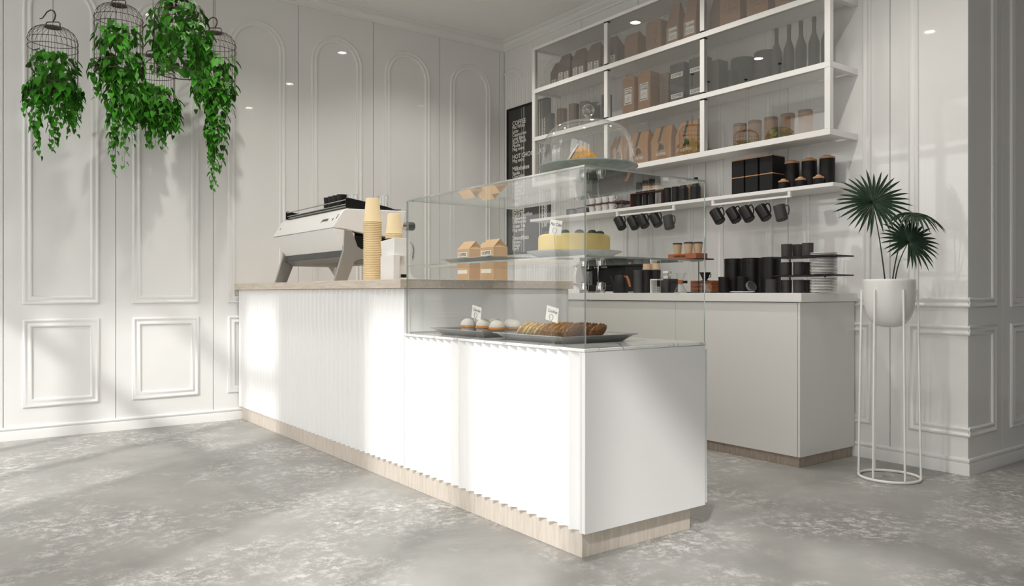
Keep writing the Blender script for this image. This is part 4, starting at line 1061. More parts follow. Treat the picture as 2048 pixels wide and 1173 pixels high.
for i, px in enumerate((1335, 1351)):
    canister('tea_canister', .027, .118, 'satin', 'black straight canister right of the narrow riser, %s' % ('first', 'second')[i], 'canister', 4.33, yat(px, 4.33), zf, gr)
bt = None
for i, px in enumerate((1367, 1391)):
    lb = 'black bottle with sloping shoulders, %s' % ('beside the straight black canisters', 'last one before the empty stretch of shelf')[i]; X = 4.33
    if bt is None:
        bt = thing('syrup_bottle', lb, 'bottle', (X, yat(px, X), zf), 0, 'black bottles on the floating shelf')
        MB().lathe([(0, 0), (.034, 0), (.036, .002), (.036, .095), (.016, .128), (.014, .130)], seg=8).build('bottle_body', 'satin', bt, ang=20); MB().lathe([(0.0, .1305), (.015, .1305), (.015, .140), (0, .140)], seg=16).build('cap', 'black', bt)
    else: dup(bt, (X, yat(px, X), zf), label=lb)
gr = 'tan bottles with black caps on the floating shelf'; bt = None
for i, px in enumerate((1359, 1376, 1392)):
    X = 4.45; lb = 'tan bottle with black cap standing behind the black bottles, %s from the canisters' % nth(i+1)
    if bt is None:
        bt = thing('syrup_bottle', lb, 'bottle', (X, yat(px, X), zf), 0, gr)
        MB().lathe([(0, 0), (.028, 0), (.030, .003), (.030, .125), (.022, .145), (.013, .155), (.012, .168)], seg=24).build('bottle_body', 'cupb', bt); MB().lathe([(0, .1685), (.0145, .1685), (.0145, .186), (0, .187)], seg=16).build('cap', 'black', bt)
    else: dup(bt, (X, yat(px, X), zf), label=lb)
t = thing('pump_bottle', 'clear pump bottle behind the black canisters on the floating shelf', 'bottle', (4.44, yat(1322, 4.44), zf))
MB().lathe([(0, 0), (.03, 0), (.032, .003), (.032, .12), (.012, .14), (.012, .15)], seg=24).build('bottle_body', 'plate', t); m = MB().lathe([(.014, .1505), (.014, .162), (.005, .163), (.005, .185), (0, .185)], seg=14); m.box(-.035, .008, -.006, .006, .186, .196); m.build('pump', 'plate', t)

# ------------------------------------------------------------------ mugs hanging from the rails
XM = XS+.012; tw_ = .0
def mug(label, mk, group):
    t = thing('hanging_mug', label, 'mug', (0, 0, 0), 0, group); r, h = .0365, .098
    MB().lathe([(0, 0), (r-.006, 0), (r-.001, .004), (r, .010), (r, h), (r-.0035, h), (r-.0035, .008), (0, .006)], seg=36).build('mug_body', mk, t)
    MB().tube([(0, -r+.001, h*.83), (0, -r-.020, h*.83), (0, -r-.027, h*.76), (0, -r-.026, h*.5), (0, -r-.014, h*.26), (0, -r+.001, h*.20)], [.0045]*6, 8).build('handle', mk, t); return t
rails = [((1241, 1264, 1286.5, 1309, 1338), (478-26, 0), 'far', 1552), ((1435.5, 1464.5, 1494, 1524, 1562), (0, 0), 'near', 1552)]
proto = {}
ang4 = math.radians(34); ang5 = math.radians(14)
for ri, (cols, _, nm, _) in enumerate(rails):
    pys = ((447, 446, 443, 440, 445), (433, 430.5, 428.5, 425.5, 426))[ri]
    for i, (px, py) in enumerate(zip(cols, pys)):
        mk = 'charcoal' if i == 4 else 'black'; a = ang5 if i == 4 else ang4
        y, z = yat(px, XM), zat(px, py, XM); xo = XM+(.014 if i % 2 else -.004)
        lb = '%s mug hanging from the %s rail, %s' % (('matte grey' if i == 4 else 'black'), nm, ('first at the menu board end', 'second from the menu board end', 'third from the menu board end', 'fourth, next to the grey mug', 'last and hanging straighter than the rest')[i])
        if mk not in proto: mg = proto[mk] = mug(lb, mk, 'mugs hanging from the shelf rails')
        else: mg = dup(proto[mk], label=lb)
        # body centre sits at (y, z): axis tilts so that the mouth points up and away
        ax = Vector((0, math.sin(a), math.cos(a))); base = Vector((xo, y, z))-ax*.05
        mg.location = base; mg.rotation_euler = (-a, 0, 0)
        # hook from rail to handle top
        hd = Vector((0, -math.cos(a), math.sin(a))); top = base+ax*.083+hd*.052
        hk = MB().tube([(xo, top.y, 1.5935), (xo, top.y, max(top.z+.012, 1.56)), (xo, top.y-.003, top.z+.004), (xo, top.y, top.z-.005), (xo, top.y+.005, top.z-.002)], .0012, 6)
        r0 = base
        h_ = hk; h_.v = [(p[0]-4.25, p[1]-2.55, p[2]-zs1) for p in hk.v]
        sh = [q for q in bpy.data.objects if q.name == 'floating_wall_shelf'][0]
        h_.build('mug_hook', 'steel', sh)

# ================================================================== BACK COUNTER GOODS
zb = 1.0005
def plate_mesh(): return MB().lathe([(0, 0), (.040, 0), (.042, .0012), (.060, .0036), (.0742, .0054), (.0752, .0062), (.0752, .0090), (.0744, .0096), (.058, .0066), (.040, .0030), (0, .0030)], seg=40)
# stack: rack with two dark shelves
XP = 4.16; pitch = .0088
ypl = yat(1647, XP)
zt1, zt2 = zat(1647, 551.5, XP), zat(1647, 513.8, XP)
ya, yb = yat(1689, XP-.02), yat(1560, XP-.02)
t = thing('plate_rack', 'black metal rack with two thin shelves carrying plates and cups', 'rack', (XP-.02, (ya+yb)/2, zb)); o_ = (yb-ya)/2
for zz in (zt1, zt2): slab(-.075, .10, -o_, o_, zz-zb-.004, zz-zb+.004).build('shelf', 'black', t, bevel=.001)
for sy__ in (yat(1650, XP+.075)-(ya+yb)/2, o_-.004): slab(.094, .10, sy__-.004, sy__+.004, 0, zt2-zb-.0045).build('upright', 'black', t)
pl = None
def stack(z0, n, txt):
    global pl
    for i in range(n):
        lb = 'white plate in the %s of the black rack, %s' % (txt, 'topmost' if i == n-1 else nth(i+1)+' from the bottom')
        if pl is None: pl = plate_mesh().build('dinner_plate', 'plate', ang=50); ob = pl
        else: ob = pl.copy(); COL.objects.link(ob)
        ob.location = (XP, ypl, z0+i*pitch); tag(ob, lb, 'plate', 'white plates in the black rack')
n_a = int((zt1-.0045-zb-.0100)/pitch)+1; n_b = int((zt2-zt1-.0095-.0100)/pitch)+1
stack(zb, n_a, 'lower stack'); stack(zt1+.0045, n_b, 'upper stack'); stack(zt2+.0045, 2, 'top pair')
# dark tumblers on three levels
tm = None; gr = 'dark stoneware tumblers on the black rack'
for j, zz in enumerate((zb, zt1+.0045, zt2+.0045)):
    hgt = (zt1-.005-zb) if j == 0 else (zt2-zt1-.010) if j == 1 else .082
    spots = ((1572.5, 4.125), (1597.5, 4.125), (1612, 4.205)) if j < 2 else ((1573.5, 4.125), (1596, 4.20), (1615.5, 4.125))
    for i, (px, X) in enumerate(spots):
        y = yat(px, X)
        lb = 'dark stoneware tumbler on the %s level of the black rack, %s' % (('counter', 'middle', 'top')[j], ('beside the tall black canisters', 'second from the canisters', 'set back by the plates')[i] if j < 2 else ('far one', 'set back between the two', 'one nearest the plates')[i])
        if tm is None:
            tm = solo('tumbler', [(0, 0), (.029, 0), (.0315, .003), (.0325, 1.0*.078), (.030, .078), (.029, .006), (0, .006)], X, y, zz, 'charcoal', lb, 'cup', gr)
        else:
            ob = tm.copy(); COL.objects.link(ob); ob.location = (X, y, zz); ob['label'] = lb
# mug with square handle
X = 4.06; y = yat(1543, X)
t = thing('stoneware_mug', 'dark grey straight mug with black handle in front of the canisters', 'mug', (X, y, zb))
MB().lathe([(0, 0), (.031, 0), (.033, .003), (.033, .082), (.030, .082), (.030, .006), (0, .006)], seg=36).build('mug_body', 'charcoal', t)
MB().tube([(0, -.0325, .066), (0, -.050, .066), (0, -.052, .060), (0, -.052, .022), (0, -.050, .016), (0, -.0325, .016)], .0045, 8).build('handle', 'satin', t)
# large canisters
gr = 'large black canisters on the back counter'
for i, (px, py, X) in enumerate(((1467, 518, 4.30), (1503.5, 516.5, 4.27), (1541.5, 515, 4.24))):
    canister('storage_canister', (.060, .0605, .061)[i], zat(px, py, X)-zb, 'black', 'large black lidded canister, %s' % ('the far one behind the small tins', 'the middle one behind the leaning dish', 'the near one behind the grey mug')[i], 'canister', X, yat(px, X), zb, gr)
gr = 'small black tins on the back counter'
for i, (px, X, h_) in enumerate(((1447.5, 4.10, .104), (1467, 4.19, .095), (1485, 4.13, .104))):
    canister('storage_tin', .0335, h_, 'satin', 'small black tin, %s' % ('beside the wooden crate', 'set back between two others', 'behind the leaning dish')[i], 'tin', X, yat(px, X), zb, gr)
# saucer with leaning lid
X = 4.03; y = yat(1485, X)
ob = pl.copy(); COL.objects.link(ob); ob.location = (X, y, zb); tag(ob, 'single white plate lying on the counter with a dark dish leaning on it', 'plate'); ob.pop('group', None) if hasattr(ob, 'pop') else None
if 'group' in ob: del ob['group']
t = thing('shallow_dish', 'dark grey round dish leaning on the single white plate', 'dish', (4.045, yat(1502, 4.045), zb+.040))
m = MB().lathe([(0, -.010), (.030, -.010), (.034, -.006), (.034, .008), (.031, .010), (.031, .004), (0, .003)], seg=36); m.build('dish_body', 'grey', t)
MB().lathe([(0, .0035), (.0305, .0045), (.0305, .0048), (0, .0042)], seg=30).build('inner_face', 'charcoal', t)
t.rotation_euler = (math.radians(58), math.radians(-25), 0)

# wooden crate stacked of three trays with COFFEE BOX print
X = 4.082
ya, yb = span(1381, 1423, X)
t = thing('wooden_crate', 'orange wooden crate printed COFFEE BOX three times on the back counter', 'crate', (X, (ya+yb)/2, zb)); o_ = (yb-ya)/2
for q in range(3):
    p = slab(0, .17, -o_, o_, .0275*q+.0004, .0275*(q+1)-.0004).build('crate_tray', 'boxwood', t, bevel=.0012, seg=1)
    text('COFFEE BOX', .017, (-.0008, .008, .0275*q+.0138), 'ink', p, bold=.02, sx=1.05)
# pour-over stand with upper tray and lidded cups
ya, yb = span(1334, 1434, 4.02)
X = 4.02
t = thing('pour_over_stand', 'black metal pour-over stand with a flat base and a raised shelf', 'coffee stand', (X, (ya+yb)/2, zb)); yc = (ya+yb)/2; o_ = (yb-ya)/2
slab(-.004, .024, -o_, o_, .0, .0075).build('base_plate', 'black', t, bevel=.002)
zsh = zat(1375, 519, X)-zb
ys0, ys1 = yat(1406, X)-yc, yat(1346, X)-yc
slab(-.004, .11, ys0, ys1, zsh-.005, zsh+.003).build('raised_shelf', 'black', t, bevel=.001)
for px in (1395,): MB().cyl(.003, .0078, zsh-.0053, (.012, yat(px, X)-yc, 0), 10).build('post', 'black', t)
slab(.006, .020, yat(1371, X)-yc, yat(1334, X)-yc, .064, .082).build('cross_bar', 'black', t, bevel=.001)
slab(.006, .020, yat(1337, X)-yc, yat(1334, X)-yc, .008, .0635).build('bar_foot', 'black', t)
zt = zb+zsh+.0035
ya, yb = span(1336, 1392, 4.015)
t = thing('wooden_tray', 'orange wooden tray printed COFFEE BOX carrying lidded cups', 'tray', (4.015, (ya+yb)/2, zt)); o_ = (yb-ya)/2; hh = zat(1360, 508, 4.015)-zt
slab(0, .115, -o_, o_, 0, hh).build('tray_body', 'boxwood', t, bevel=.0015)
text('COFFEE BOX', .017, (-.0008, .02, hh*.5), 'ink', t, bold=.02, sx=1.05)
tk = None
for i, (px, X) in enumerate(((1355, 4.06), (1377, 4.045), (1396, 4.085))):
    y = yat(px, X); lb = 'tan takeaway cup with black lid on the wooden tray, %s' % ('far one', 'middle one', 'near one')[i]; y = min(max(y, ya+.036), yb-.036)
    if tk is None:
        tk = thing('takeaway_cup', lb, 'paper cup', (X, y, zt+hh+.0005), 0, 'takeaway cups on the wooden tray')
        MB().lathe([(0, 0), (.0225, 0), (.0235, .001), (.031, .066), (0, .066)], seg=32).build('cup_body', 'cupb', tk); MB().lathe([(0, .0665), (.0325, .0665), (.033, .069), (.0305, .072), (.029, .076), (.026, .076), (.025, .074), (0, .074)], seg=32).build('lid', 'satin', tk)
    else: dup(tk, (X, y, zt+hh+.0005), label=lb)
# glass carafe with wooden collar
X = 3.972; y = yat(1361, X)
t = thing('glass_carafe', 'hourglass glass coffee carafe with wooden collar in front of the pour-over stand', 'carafe', (X, y, zb))
MB().lathe([(0, .002), (.040, .002), (.0415, .006), (.013, .067), (.012, .075), (.014, .080), (.0385, .133), (.039, .134)], seg=36).build('glass_body', 'jug', t, ang=50)
MB().lathe([(.0135, .058), (.018, .060), (.0165, .072), (.0175, .084), (.0145, .086)], seg=24).build('wood_collar', 'boxwood', t)
MB().lathe([(.040, .0005), (.0415, .002), (.0405, .0035), (.039, .002)], seg=36).build('base_ring', 'plate', t)
# glass server with black dripper
X = 3.981; y = yat(1411, X)
t = thing('glass_server', 'small glass coffee server at the end of the pour-over stand', 'jug', (X, y, zb))
MB().lathe([(0, .002), (.030, .002), (.032, .006), (.032, .052), (.026, .056), (.025, .062)], seg=32).build('glass_body', 'jug', t, ang=50)
MB().tube([(0, -.032, .045), (0, -.046, .043), (0, -.046, .018), (0, -.032, .014)], .003, 8).build('handle', 'jug', t)
X = 4.034; yh = yat(1410, 4.034)
t = thing('coffee_dripper', 'dark cone coffee dripper with side handle on the pour-over stand', 'dripper', (X, yh, zb+.0002))
MB().lathe([(.010, .083), (.014, .083), (.036, .132), (.038, .134), (.034, .134), (.012, .086)], seg=32).build('cone', 'satin', t); MB().tube([(0, -.033, .125), (0, -.048, .122), (0, -.046, .104), (0, -.024, .10)], .003, 8).build('handle', 'satin', t)
MB().lathe([(.011, .0776), (.026, .0776), (.026, .0826), (.011, .0826)], seg=28).build('flange', 'satin', t); MB().tube([(-.020, .0, .008), (-.020, .0, .077)], .0025, 8).build('support_arm', 'black', t)

# --- seen through the case: second machine, grinder, kettle, canisters
X = 4.03
ya, yb = yat(1262, X), yat(1159, X)
ya = yat(1228, X)
t = thing('compact_espresso_machine', 'black compact espresso machine with white curved side cheek behind the glass case', 'coffee machine', (X, (ya+yb)/2, zb)); yc = (ya+yb)/2; o_ = (yb-ya)/2
slab(.02, .34, -o_, o_-.012, .012, .06).build('base', 'black', t, bevel=.006); slab(.12, .34, -o_, o_-.012, .0605, .20).build('tank', 'black', t, bevel=.006)
slab(.0, .34, -o_, o_-.012, .2005, .255).build('head', 'black', t, bevel=.008)
pts = [(.0, .02), (.30, .02), (.33, .06), (.34, .13), (.32, .22), (.28, .262), (.02, .262), (-.03, .22), (-.055, .13), (-.045, .06)]
loc_ = MB().prism(pts, o_-.011, o_+.012, 'y').build('side_cheek', 'mwhite', t, bevel=.006)
for zz in (.06, .20): MB().tube([(-.052, o_-.03, zz), (-.052, o_+.0, zz+.012), (-.050, o_+.016, zz)], .0035, 8).build('cheek_hook', 'steel', t)
for k in (-.03, .05):
    g_ = MB().lathe([(0, .19), (.026, .19), (.03, .2), (0, .2)], (.06, k, 0), 20).build('group_head', 'chrome', t)
    MB().tube([(.04, k, .182), (.0, k, .178), (-.05, k, .170)], [.006, .008, .009], 8).build('portafilter', 'black', g_)
MB().lathe([(0, 0), (.016, 0), (.018, .008), (0, .010)], (.05, -.02, .2555), 16).build('dial', 'chrome', t)
slab(-.0, .02, -.08, .09, .0, .0118).build('drip_lip', 'chrome', t)
for k in (-.055, .055): MB().tube([(-.012, k, .215), (-.03, k, .20), (-.034, k, .12), (-.022, k, .075)], .004, 8).build('steam_wand', 'chrome', t)
X = 4.02
def stainless_jug(px, X, label):
    t = thing('milk_jug', label, 'jug', (X, yat(px, X), zb), 0, 'steel milk jugs by the compact machine')
    MB().lathe([(0, 0), (.034, 0), (.036, .004), (.034, .04), (.026, .07), (.028, .082), (.025, .082), (.022, .07), (0, .05)], seg=28).build('jug_body', 'chrome', t)
    MB().tube([(0, -.027, .074), (0, -.052, .07), (0, -.052, .03), (0, -.034, .018)], .003, 8).build('handle', 'chrome', t); return t
stainless_jug(1168, 3.968, 'steel milk jug in front of the compact espresso machine, nearer the white cheek'); stainless_jug(1201, 3.972, 'steel milk jug in front of the compact espresso machine, nearer the kettle')
X = 4.03; y = yat(1241, X)
t = thing('gooseneck_kettle', 'black gooseneck kettle with wooden handle behind the glass case', 'kettle', (X, y, zb))
MB().lathe([(0, 0), (.053, 0), (.055, .004), (.042, .125), (.036, .132), (0, .134)], seg=36).build('kettle_body', 'satin', t); MB().lathe([(0, .1345), (.008, .1345), (.010, .15), (0, .153)], seg=16).build('lid_knob', 'black', t)
MB().tube([(0, .048, .03), (0, .078, .035), (0, .085, .08), (0, .098, .118), (0, .112, .122)], [.010, .008, .006, .005, .005], 10).build('spout', 'satin', t)
MB().tube([(0, -.040, .118), (0, -.066, .118), (0, -.082, .09), (0, -.098, .045)], [.006, .009, .010, .008], 10).build('handle', 'boxwood', t)
gr = 'black canisters behind the pastry case'
for i, (px, X, h_, r) in enumerate(((1276, 4.09, .165, .033), (1294, 4.13, .165, .033), (1312, 4.17, .165, .033))):
    canister('storage_canister', r, h_, 'satin' if i else 'dgrey', 'tall dark canister seen through the pastry case, %s from the kettle' % nth(i+1), 'canister', X, yat(px, X), zb, gr)
for i, (px, X, zz, s) in enumerate(((1289, 4.13, .166, 1.0), (1310, 4.17, .166, .72))):
    ob = pc.copy(); COL.objects.link(ob); ob.location = (X, yat((1294, 1312)[i], X), zb+zz); ob.scale = (.62, .62, .60*s); ob.data = ob.data.copy(); ob.data.materials[0] = M['cupb']
    tag(ob, 'upturned tan paper cup standing on a dark canister, %s' % ('the taller one', 'the shorter one')[i], 'paper cup', 'tan cups on the dark canisters')
X = 4.06; y = yat(1329, X)
t = thing('knock_box', 'dark square knock box with a white tap handle behind the glass case', 'box', (X, y, zb)); slab(0, .10, -.035, .035, 0, .098).build('box_body', 'dgrey', t, bevel=.003)
m = MB(); m.box(.02, .05, -.012, .028, .0985, .118); m.box(.028, .042, .0, .014, .1185, .136); m.box(.015, .055, -.02, .03, .1365, .152); m.build('tap', 'plate', t, bevel=.002)
t = thing('white_corner_shelf', 'thin white stepped holder with a short stack of saucers behind the glass case', 'holder', (3.985, yat(1308, 3.985), zb))
m = MB(); m.box(0, .06, .028, .036, .0, .096); m.box(0, .06, -.03, .0275, .088, .096); m.build('bracket', 'plate', t)
sc = None
for i in range(5):
    if sc is None: sc = MB().lathe([(0, 0), (.016, 0), (.026, .004), (.0262, .0055), (.016, .0025), (0, .0025)], seg=28).build('saucer', 'plate', ang=50); ob = sc
    else: ob = sc.copy(); COL.objects.link(ob)
    ob.location = (4.015, yat(1308, 3.985)-.003, zb+.0005+.009*i); tag(ob, 'small white saucer under the stepped white holder, %s' % (nth(i+1)+' from the counter up'), 'saucer', 'small saucers behind the case')

# ================================================================== HANGING BIRDCAGES WITH TRAILING PLANTS
def leaf_into(m, base, tip_dir, up, L, W, droop=.25):
    """heart-shaped leaf: 3 columns x 5 rows, folded along the midrib"""
    d = tip_dir.normalized(); s = d.cross(up)
    if s.length < 1e-4: s = d.orthogonal()
    s.normalize(); n = s.cross(d)
    ws = (0.0, .36, .50, .40, .20, 0.0); ts = (0.02, -.06, .20, .50, .80, 1.02); mt = (0.02, .10, .27, .53, .80, 1.02)
    idx = []; vs = []
    for i in range(6):
        dz = -droop*L*mt[i]**2
        row = []
        if ws[i] == 0:
            vs.append(base+d*(mt[i]*L)+n*dz); row = [len(vs)-1]
        else:
            for sg in (-1, 0, 1):
                t_ = mt[i] if sg == 0 else ts[i]
                vs.append(base+d*(t_*L)+s*(sg*ws[i]*W)+n*(dz+(abs(sg)*.09*L if sg else 0))); row.append(len(vs)-1)
        idx.append(row)
    fs = []
    for i in range(5):
        A, B = idx[i], idx[i+1]
        if len(A) == 1 and len(B) == 3: fs += [(A[0], B[1], B[0]), (A[0], B[2], B[1])]
        elif len(A) == 3 and len(B) == 3: fs += [(A[0], A[1], B[1], B[0]), (A[1], A[2], B[2], B[1])]
        elif len(A) == 3 and len(B) == 1: fs += [(A[0], A[1], B[0]), (A[1], A[2], B[0])]
    m.add(vs, fs)
RC = .143
def birdcage(label, px, py, d, rz):
    p = atd(px, py, d); t = thing('hanging_birdcage', label, 'birdcage', (p.x, p.y, p.z), rz, 'birdcages hanging from the ceiling')
    zb1, zb2, zlow, zbot = -.098, -.143, -.385, -.448
    def dome(a, n=10):
        pts = []
        for k in range(n+1):
            q = k/n; r = .048+(RC-.048)*math.sin(q*PI/2); z = -.008+(zb1+.008)*(1-math.cos(q*PI/2)); pts.append((r*math.cos(a), r*math.sin(a), z))
        return pts
    for k in range(26):
        a = 2*PI*k/26; MB().tube(dome(a)+[(RC*math.cos(a), RC*math.sin(a), zbot)], .0013, 5).build('wire_bar', 'cage', t)
    for z, r in ((zb1, .0022), (zb2, .0022), (zlow, .0020), (zbot, .0032)):
        q = RC+.002+(.003*0)
        MB().tube([(q*math.cos(2*PI*k/48), q*math.sin(2*PI*k/48), z) for k in range(48)], r, 6, True).build('wire_hoop', 'cage', t)
    MB().lathe([(0, .004), (.03, .002), (.050, -.006), (.050, -.009), (.03, -.004), (0, -.001)], seg=32).build('cap', 'cage', t)
    m = MB()
    for k in range(-4, 5):
        x = k*.032; y = math.sqrt(max(0, RC**2-x*x)); m.tube([(x, -y, zbot), (x, y, zbot)], .0012, 5)
    m.build('floor_grid', 'cage', t)
    MB().tube([(-.045, 0, -.004), (-.046, 0, .018), (-.038, 0, .028), (0, 0, .030), (.038, 0, .028), (.046, 0, .018), (.045, 0, -.004)], .0036, 8).build('handle', 'cage', t)
    hk = [(0, 0, .030), (.012, 0, .052), (.016, 0, .075), (.008, 0, .098), (-.014, 0, .108), (-.038, 0, .095), (-.056, 0, .070), (-.070, 0, .052), (-.086, 0, .050)]
    MB().tube(hk, [.004, .0046, .005, .0046, .0042, .004, .0038, .0034, .003], 8).build('hook', 'cage', t)
    MB().tube([(0, 0, .0), (0, 0, CZ-p.z-.012)], .0017, 6).build('hanging_rod', 'cage', t)
    MB().lathe([(0, 0), (.018, 0), (.020, .006), (.020, .0115), (0, .0115)], (0, 0, CZ-p.z-.0118), 20).build('ceiling_rose', 'cage', t)
    return t, p
def vine(label, p, seed, top, mass_bot, strands, n_mass, group='trailing vines growing in the birdcages', rr=.135):
    """p: cage cap; top/mass_bot: leafy mass limits below the cap; strands: (angle, radius, start, end)"""
    random.seed(seed); t = thing('trailing_vine', label, 'plant', (p.x, p.y, p.z), 0, group)
    lm = MB(); sm = MB()
    U = random.uniform
    for i in range(n_mass):
        a = U(0, 2*PI); r = rr*math.sqrt(U(.12, 1.15)); z = U(mass_bot, top)
        if z > top-.03: r *= U(.3, .95)
        o_ = Vector((math.cos(a), math.sin(a), 0))
        b_ = Vector((r*math.cos(a), r*math.sin(a), z))
        d = (o_*U(.05, .9)+Vector((U(-.5, .5), U(-.5, .5), U(-1.2, -.15)))).normalized()
        L = U(.044, .068); leaf_into(lm, b_, d, (o_*1.0+Vector((U(-.3, .3), U(-.3, .3), .5))).normalized(), L, L*U(.70, .86), U(.1, .4))
    for a, r0, z0_, z1_ in strands:
        n = max(4, int((z0_-z1_)/.03)); pts = []; wob = U(0, 6)
        for k in range(n+1):
            q = k/n; z = z0_+(z1_-z0_)*q; r = r0+.014*math.sin(q*5+wob); aa = a+.10*math.sin(q*4+wob*2)
            pts.append(Vector((r*math.cos(aa), r*math.sin(aa), z)))
        sm.tube([(r0*.3*math.cos(a), r0*.3*math.sin(a), z0_+.03)]+pts, .0011, 4)
        for k in range(1, n+1):
            q = k/n
            for rep in range(2 if q < .75 else 1):
                ph = U(0, 2*PI); s = Vector((math.cos(ph), math.sin(ph), 0)); o_ = Vector((math.cos(a), math.sin(a), 0))
                L = U(.044, .064)*(1-.42*q*q); st = .012
                b_ = pts[k]+s*st; sm.tube([pts[k], b_], .0008, 3, cap=False)
                d = (s*U(.35, .9)+o_*.15+Vector((0, 0, U(-1.3, -.5)))).normalized()
                leaf_into(lm, b_, d, (s+o_*.6+Vector((0, 0, .35))).normalized(), L, L*U(.68, .84), U(.1, .45))
    lm.build('foliage', 'leaf', t, fixn=False, ang=80)
    sm.build('stems', 'stem', t, fixn=False)
    return t
YAW = -math.atan2(SN, CS)
cages = [('first cage from the window end, wire birdcage with wide leafy skirt', 106, 53, 5.05), ('brown wire birdcage hanging beside the first one, hook cut off by the photo edge', 237.6, 9, 5.08),
         ('brown wire birdcage hanging highest, dome out of sight and vines spilling out', 360, -1, 4.73), ('brown wire birdcage hanging lowest, half hidden behind two others', 306, 110, 5.5),
         ('brown wire birdcage nearest the coffee machine, with the longest thin vine', 430, 64, 5.66)]
cages[0] = ('brown wire birdcage standing apart at the window end of the group', 106, 53, 5.05)
P_ = []
for lb, px, py, d in cages:
    t, p = birdcage(lb, px, py, d, YAW); P_.append(p)
R_ = random.Random(3)
def ring(n, r, z0_, lo, hi, a0=0, a1=2*PI): return [(a0+(a1-a0)*(i+R_.random()*.8)/n, r*R_.uniform(.85, 1.12), z0_, R_.uniform(lo, hi)) for i in range(n)]
def side(dx, dy=0): return math.atan2(-SN*dx+CS*dy, CS*dx+SN*dy)      # angle of a screen-right / away direction
L_, Rt, Fr = side(-1), side(1), side(0, -1)
vine('green trailing pothos in the cage at the window end, two pointed tails below', P_[0], 11, -.16, -.46, ring(16, .15, -.36, -.68, -.50)+[(side(-.5, -.9), .10, -.45, -.83), (side(-.35, -.9), .11, -.45, -.86), (side(.45, -.9), .11, -.45, -.82), (side(.55, -.6), .10, -.45, -.80), (side(.9, -.3), .15, -.4, -.72)], 190)
vine('green trailing pothos in the second cage, long tail reaching far down', P_[1], 12, -.13, -.44, ring(8, .13, -.34, -.72, -.55)+[(side(.35, -.9), .10, -.42, -.94), (side(.2, -.8), .08, -.42, -1.0), (side(.6, -.5), .11, -.42, -1.07), (side(-.1, -1), .08, -.4, -1.12), (side(.8, -.6), .10, -.42, -.88), (side(.0, -.6), .07, -.42, -.86), (side(-.35, -.8), .10, -.42, -.80), (side(.5, .4), .08, -.4, -.9)], 170)
vine('green trailing pothos in the highest cage, spilling over both sides', P_[2], 13, -.02, -.40, ring(11, .15, -.22, -.50, -.36)+[(side(.95, -.3), .155, -.2, -.60), (side(.9, -.5), .15, -.25, -.64), (side(.8, .2), .15, -.25, -.60), (side(.95, .1), .16, -.15, -.55), (side(-.9, -.3), .16, -.05, -.26)], 190)
vine('dense bushy green pothos in the lowest cage, rounded without a long tail', P_[3], 14, -.215, -.50, ring(18, .16, -.30, -.62, -.44)+[(side(.1, -.8), .10, -.45, -.66), (side(.6, -.5), .12, -.45, -.67), (side(.3, -.8), .12, -.4, -.64)], 240, rr=.165)
vine('green trailing pothos nearest the coffee machine, narrow and longest tail', P_[4], 15, -.175, -.45, ring(9, .13, -.36, -.62, -.5)+[(side(-.2, -.8), .07, -.42, -.98), (side(.1, -.9), .06, -.42, -1.06), (side(.25, -.6), .07, -.42, -1.12), (side(-.05, -.5), .05, -.42, -1.15), (side(.3, .2), .06, -.42, -1.0), (side(-.3, .1), .06, -.42, -.9), (side(.5, -.5), .09, -.42, -.84)], 160)

# ================================================================== FAN PALM IN A POT ON A WIRE STAND
px_, py_ = 4.145, 2.162
t = thing('plant_stand', 'tall white wire plant stand with ring foot beside the back counter', 'plant stand', (px_, py_, 0))
RR = .152
MB().tube([(RR*math.cos(2*PI*k/56), RR*math.sin(2*PI*k/56), .0075) for k in range(56)], .0075, 10, True).build('foot_ring', 'shelfw', t)
for k in range(6):
    a = math.radians(117+60*k); c, s = math.cos(a), math.sin(a)
    MB().tube([(RR*c, RR*s, .014), (.1365*c, .1365*s, 1.015), (.1365*c, .1365*s, 1.018)], [.0058, .0058, .005], 10).build('rod', 'shelfw', t)
t = thing('plant_pot', 'rounded white ceramic pot held high in the white wire stand', 'plant pot', (px_, py_, .815))
MB().lathe([(0, 0), (.035, .001), (.062, .007), (.084, .022), (.102, .046), (.114, .075), (.122, .108), (.127, .15), (.130, .20), (.131, .245), (.1305, .256), (.128, .259), (.120, .259), (.118, .255), (.118, .215), (0, .215)], seg=64).build('pot_body', 'ceramic', t, ang=60)
MB().lathe([(0, .246), (.06, .249), (.10, .243), (.117, .236), (.117, .2155), (0, .2155)], seg=40).build('soil', 'soil', t, ang=80)
t = thing('fan_palm', 'potted fan palm with three dark green spiky fan leaves', 'plant', (px_, py_, 1.062))
O = Vector((px_, py_, 1.062))
def scr(px, py, dz=0.0):                # a point in the plane through the pot facing the room, dz metres farther away
    d0 = px_*SN+py_*CS+dz; return atd(px, py, d0)-O
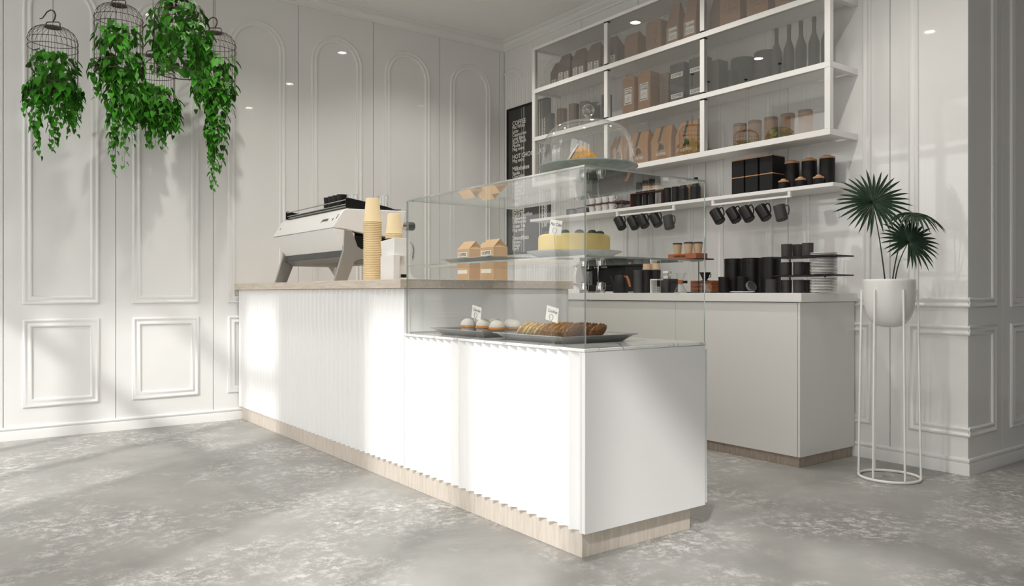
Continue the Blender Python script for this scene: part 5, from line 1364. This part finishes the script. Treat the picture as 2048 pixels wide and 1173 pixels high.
def fan(hub, base, nrm, upd, n, L, spread, foreshort=1.0, seed=1, droop=.15):
    rn = random.Random(seed); lm = MB(); nrm = nrm.normalized(); u = (upd-nrm*upd.dot(nrm)).normalized(); s = u.cross(nrm)
    for i in range(n):
        a = -spread+2*spread*i/(n-1)+rn.uniform(-.03, .03); ln = L*rn.uniform(.90, 1.06)*(1.0 if abs(a) < 2 else .88)
        d = u*math.cos(a)+s*math.sin(a); w = nrm.cross(d).normalized(); vs = []; seg = 7
        for k in range(seg+1):
            q = k/seg; ww = .0088*math.sin(PI*min(1, .10+q*.92))**.8*(1 if q < 1 else 0); c = hub+d*(ln*q)-nrm*0-Vector((0, 0, droop*ln*q*q))+nrm*(.03*math.sin(q*PI)*.4)
            if k == seg: vs.append(c)
            else: vs += [c-w*ww+nrm*.003, c-nrm*.002, c+w*ww+nrm*.003]
        fs = []
        for k in range(seg-1): fs += [(3*k, 3*k+1, 3*k+4, 3*k+3), (3*k+1, 3*k+2, 3*k+5, 3*k+4)]
        k = seg-1; fs += [(3*k, 3*k+1, 3*k+3), (3*k+1, 3*k+2, 3*k+3)]
        lm.add(vs, fs)
    lm.build('fan_leaf', 'palm', t, fixn=False, ang=80)
back = Vector((-SN, -CS, 0)); rgt = Vector((CS, -SN, 0)); up = Vector((0, 0, 1))
h1, h2, h3 = scr(1745, 405), scr(1826, 430, -.01), scr(1817, 484, -.03)
b1, b2, b3 = scr(1770, 562), scr(1785, 562), scr(1790, 562)
def stalk(b_, h, bend, name='stem'):
    pts = [b_+(h-b_)*q+bend*math.sin(q*PI) for q in [k/10 for k in range(11)]]
    MB().tube(pts, [.0040-.0018*k/10 for k in range(11)], 8).build(name, 'palmstem', t)
stalk(b1, h1, rgt*.006); stalk(b2, h2, rgt*-.02); stalk(b3, h3, rgt*-.012)
fan(h1, b1, back+up*.25-rgt*.1, up-rgt*.08, 33, .205, 2.95, seed=2, droop=.10)
fan(h2, b2, up*1.0+back*.32, rgt*.8-back*.3, 26, .155, 2.9, seed=3, droop=.50)
fan(h3, b3, back+up*.35+rgt*.1, rgt*.5+up*.7, 30, .178, 2.75, seed=4, droop=.12)
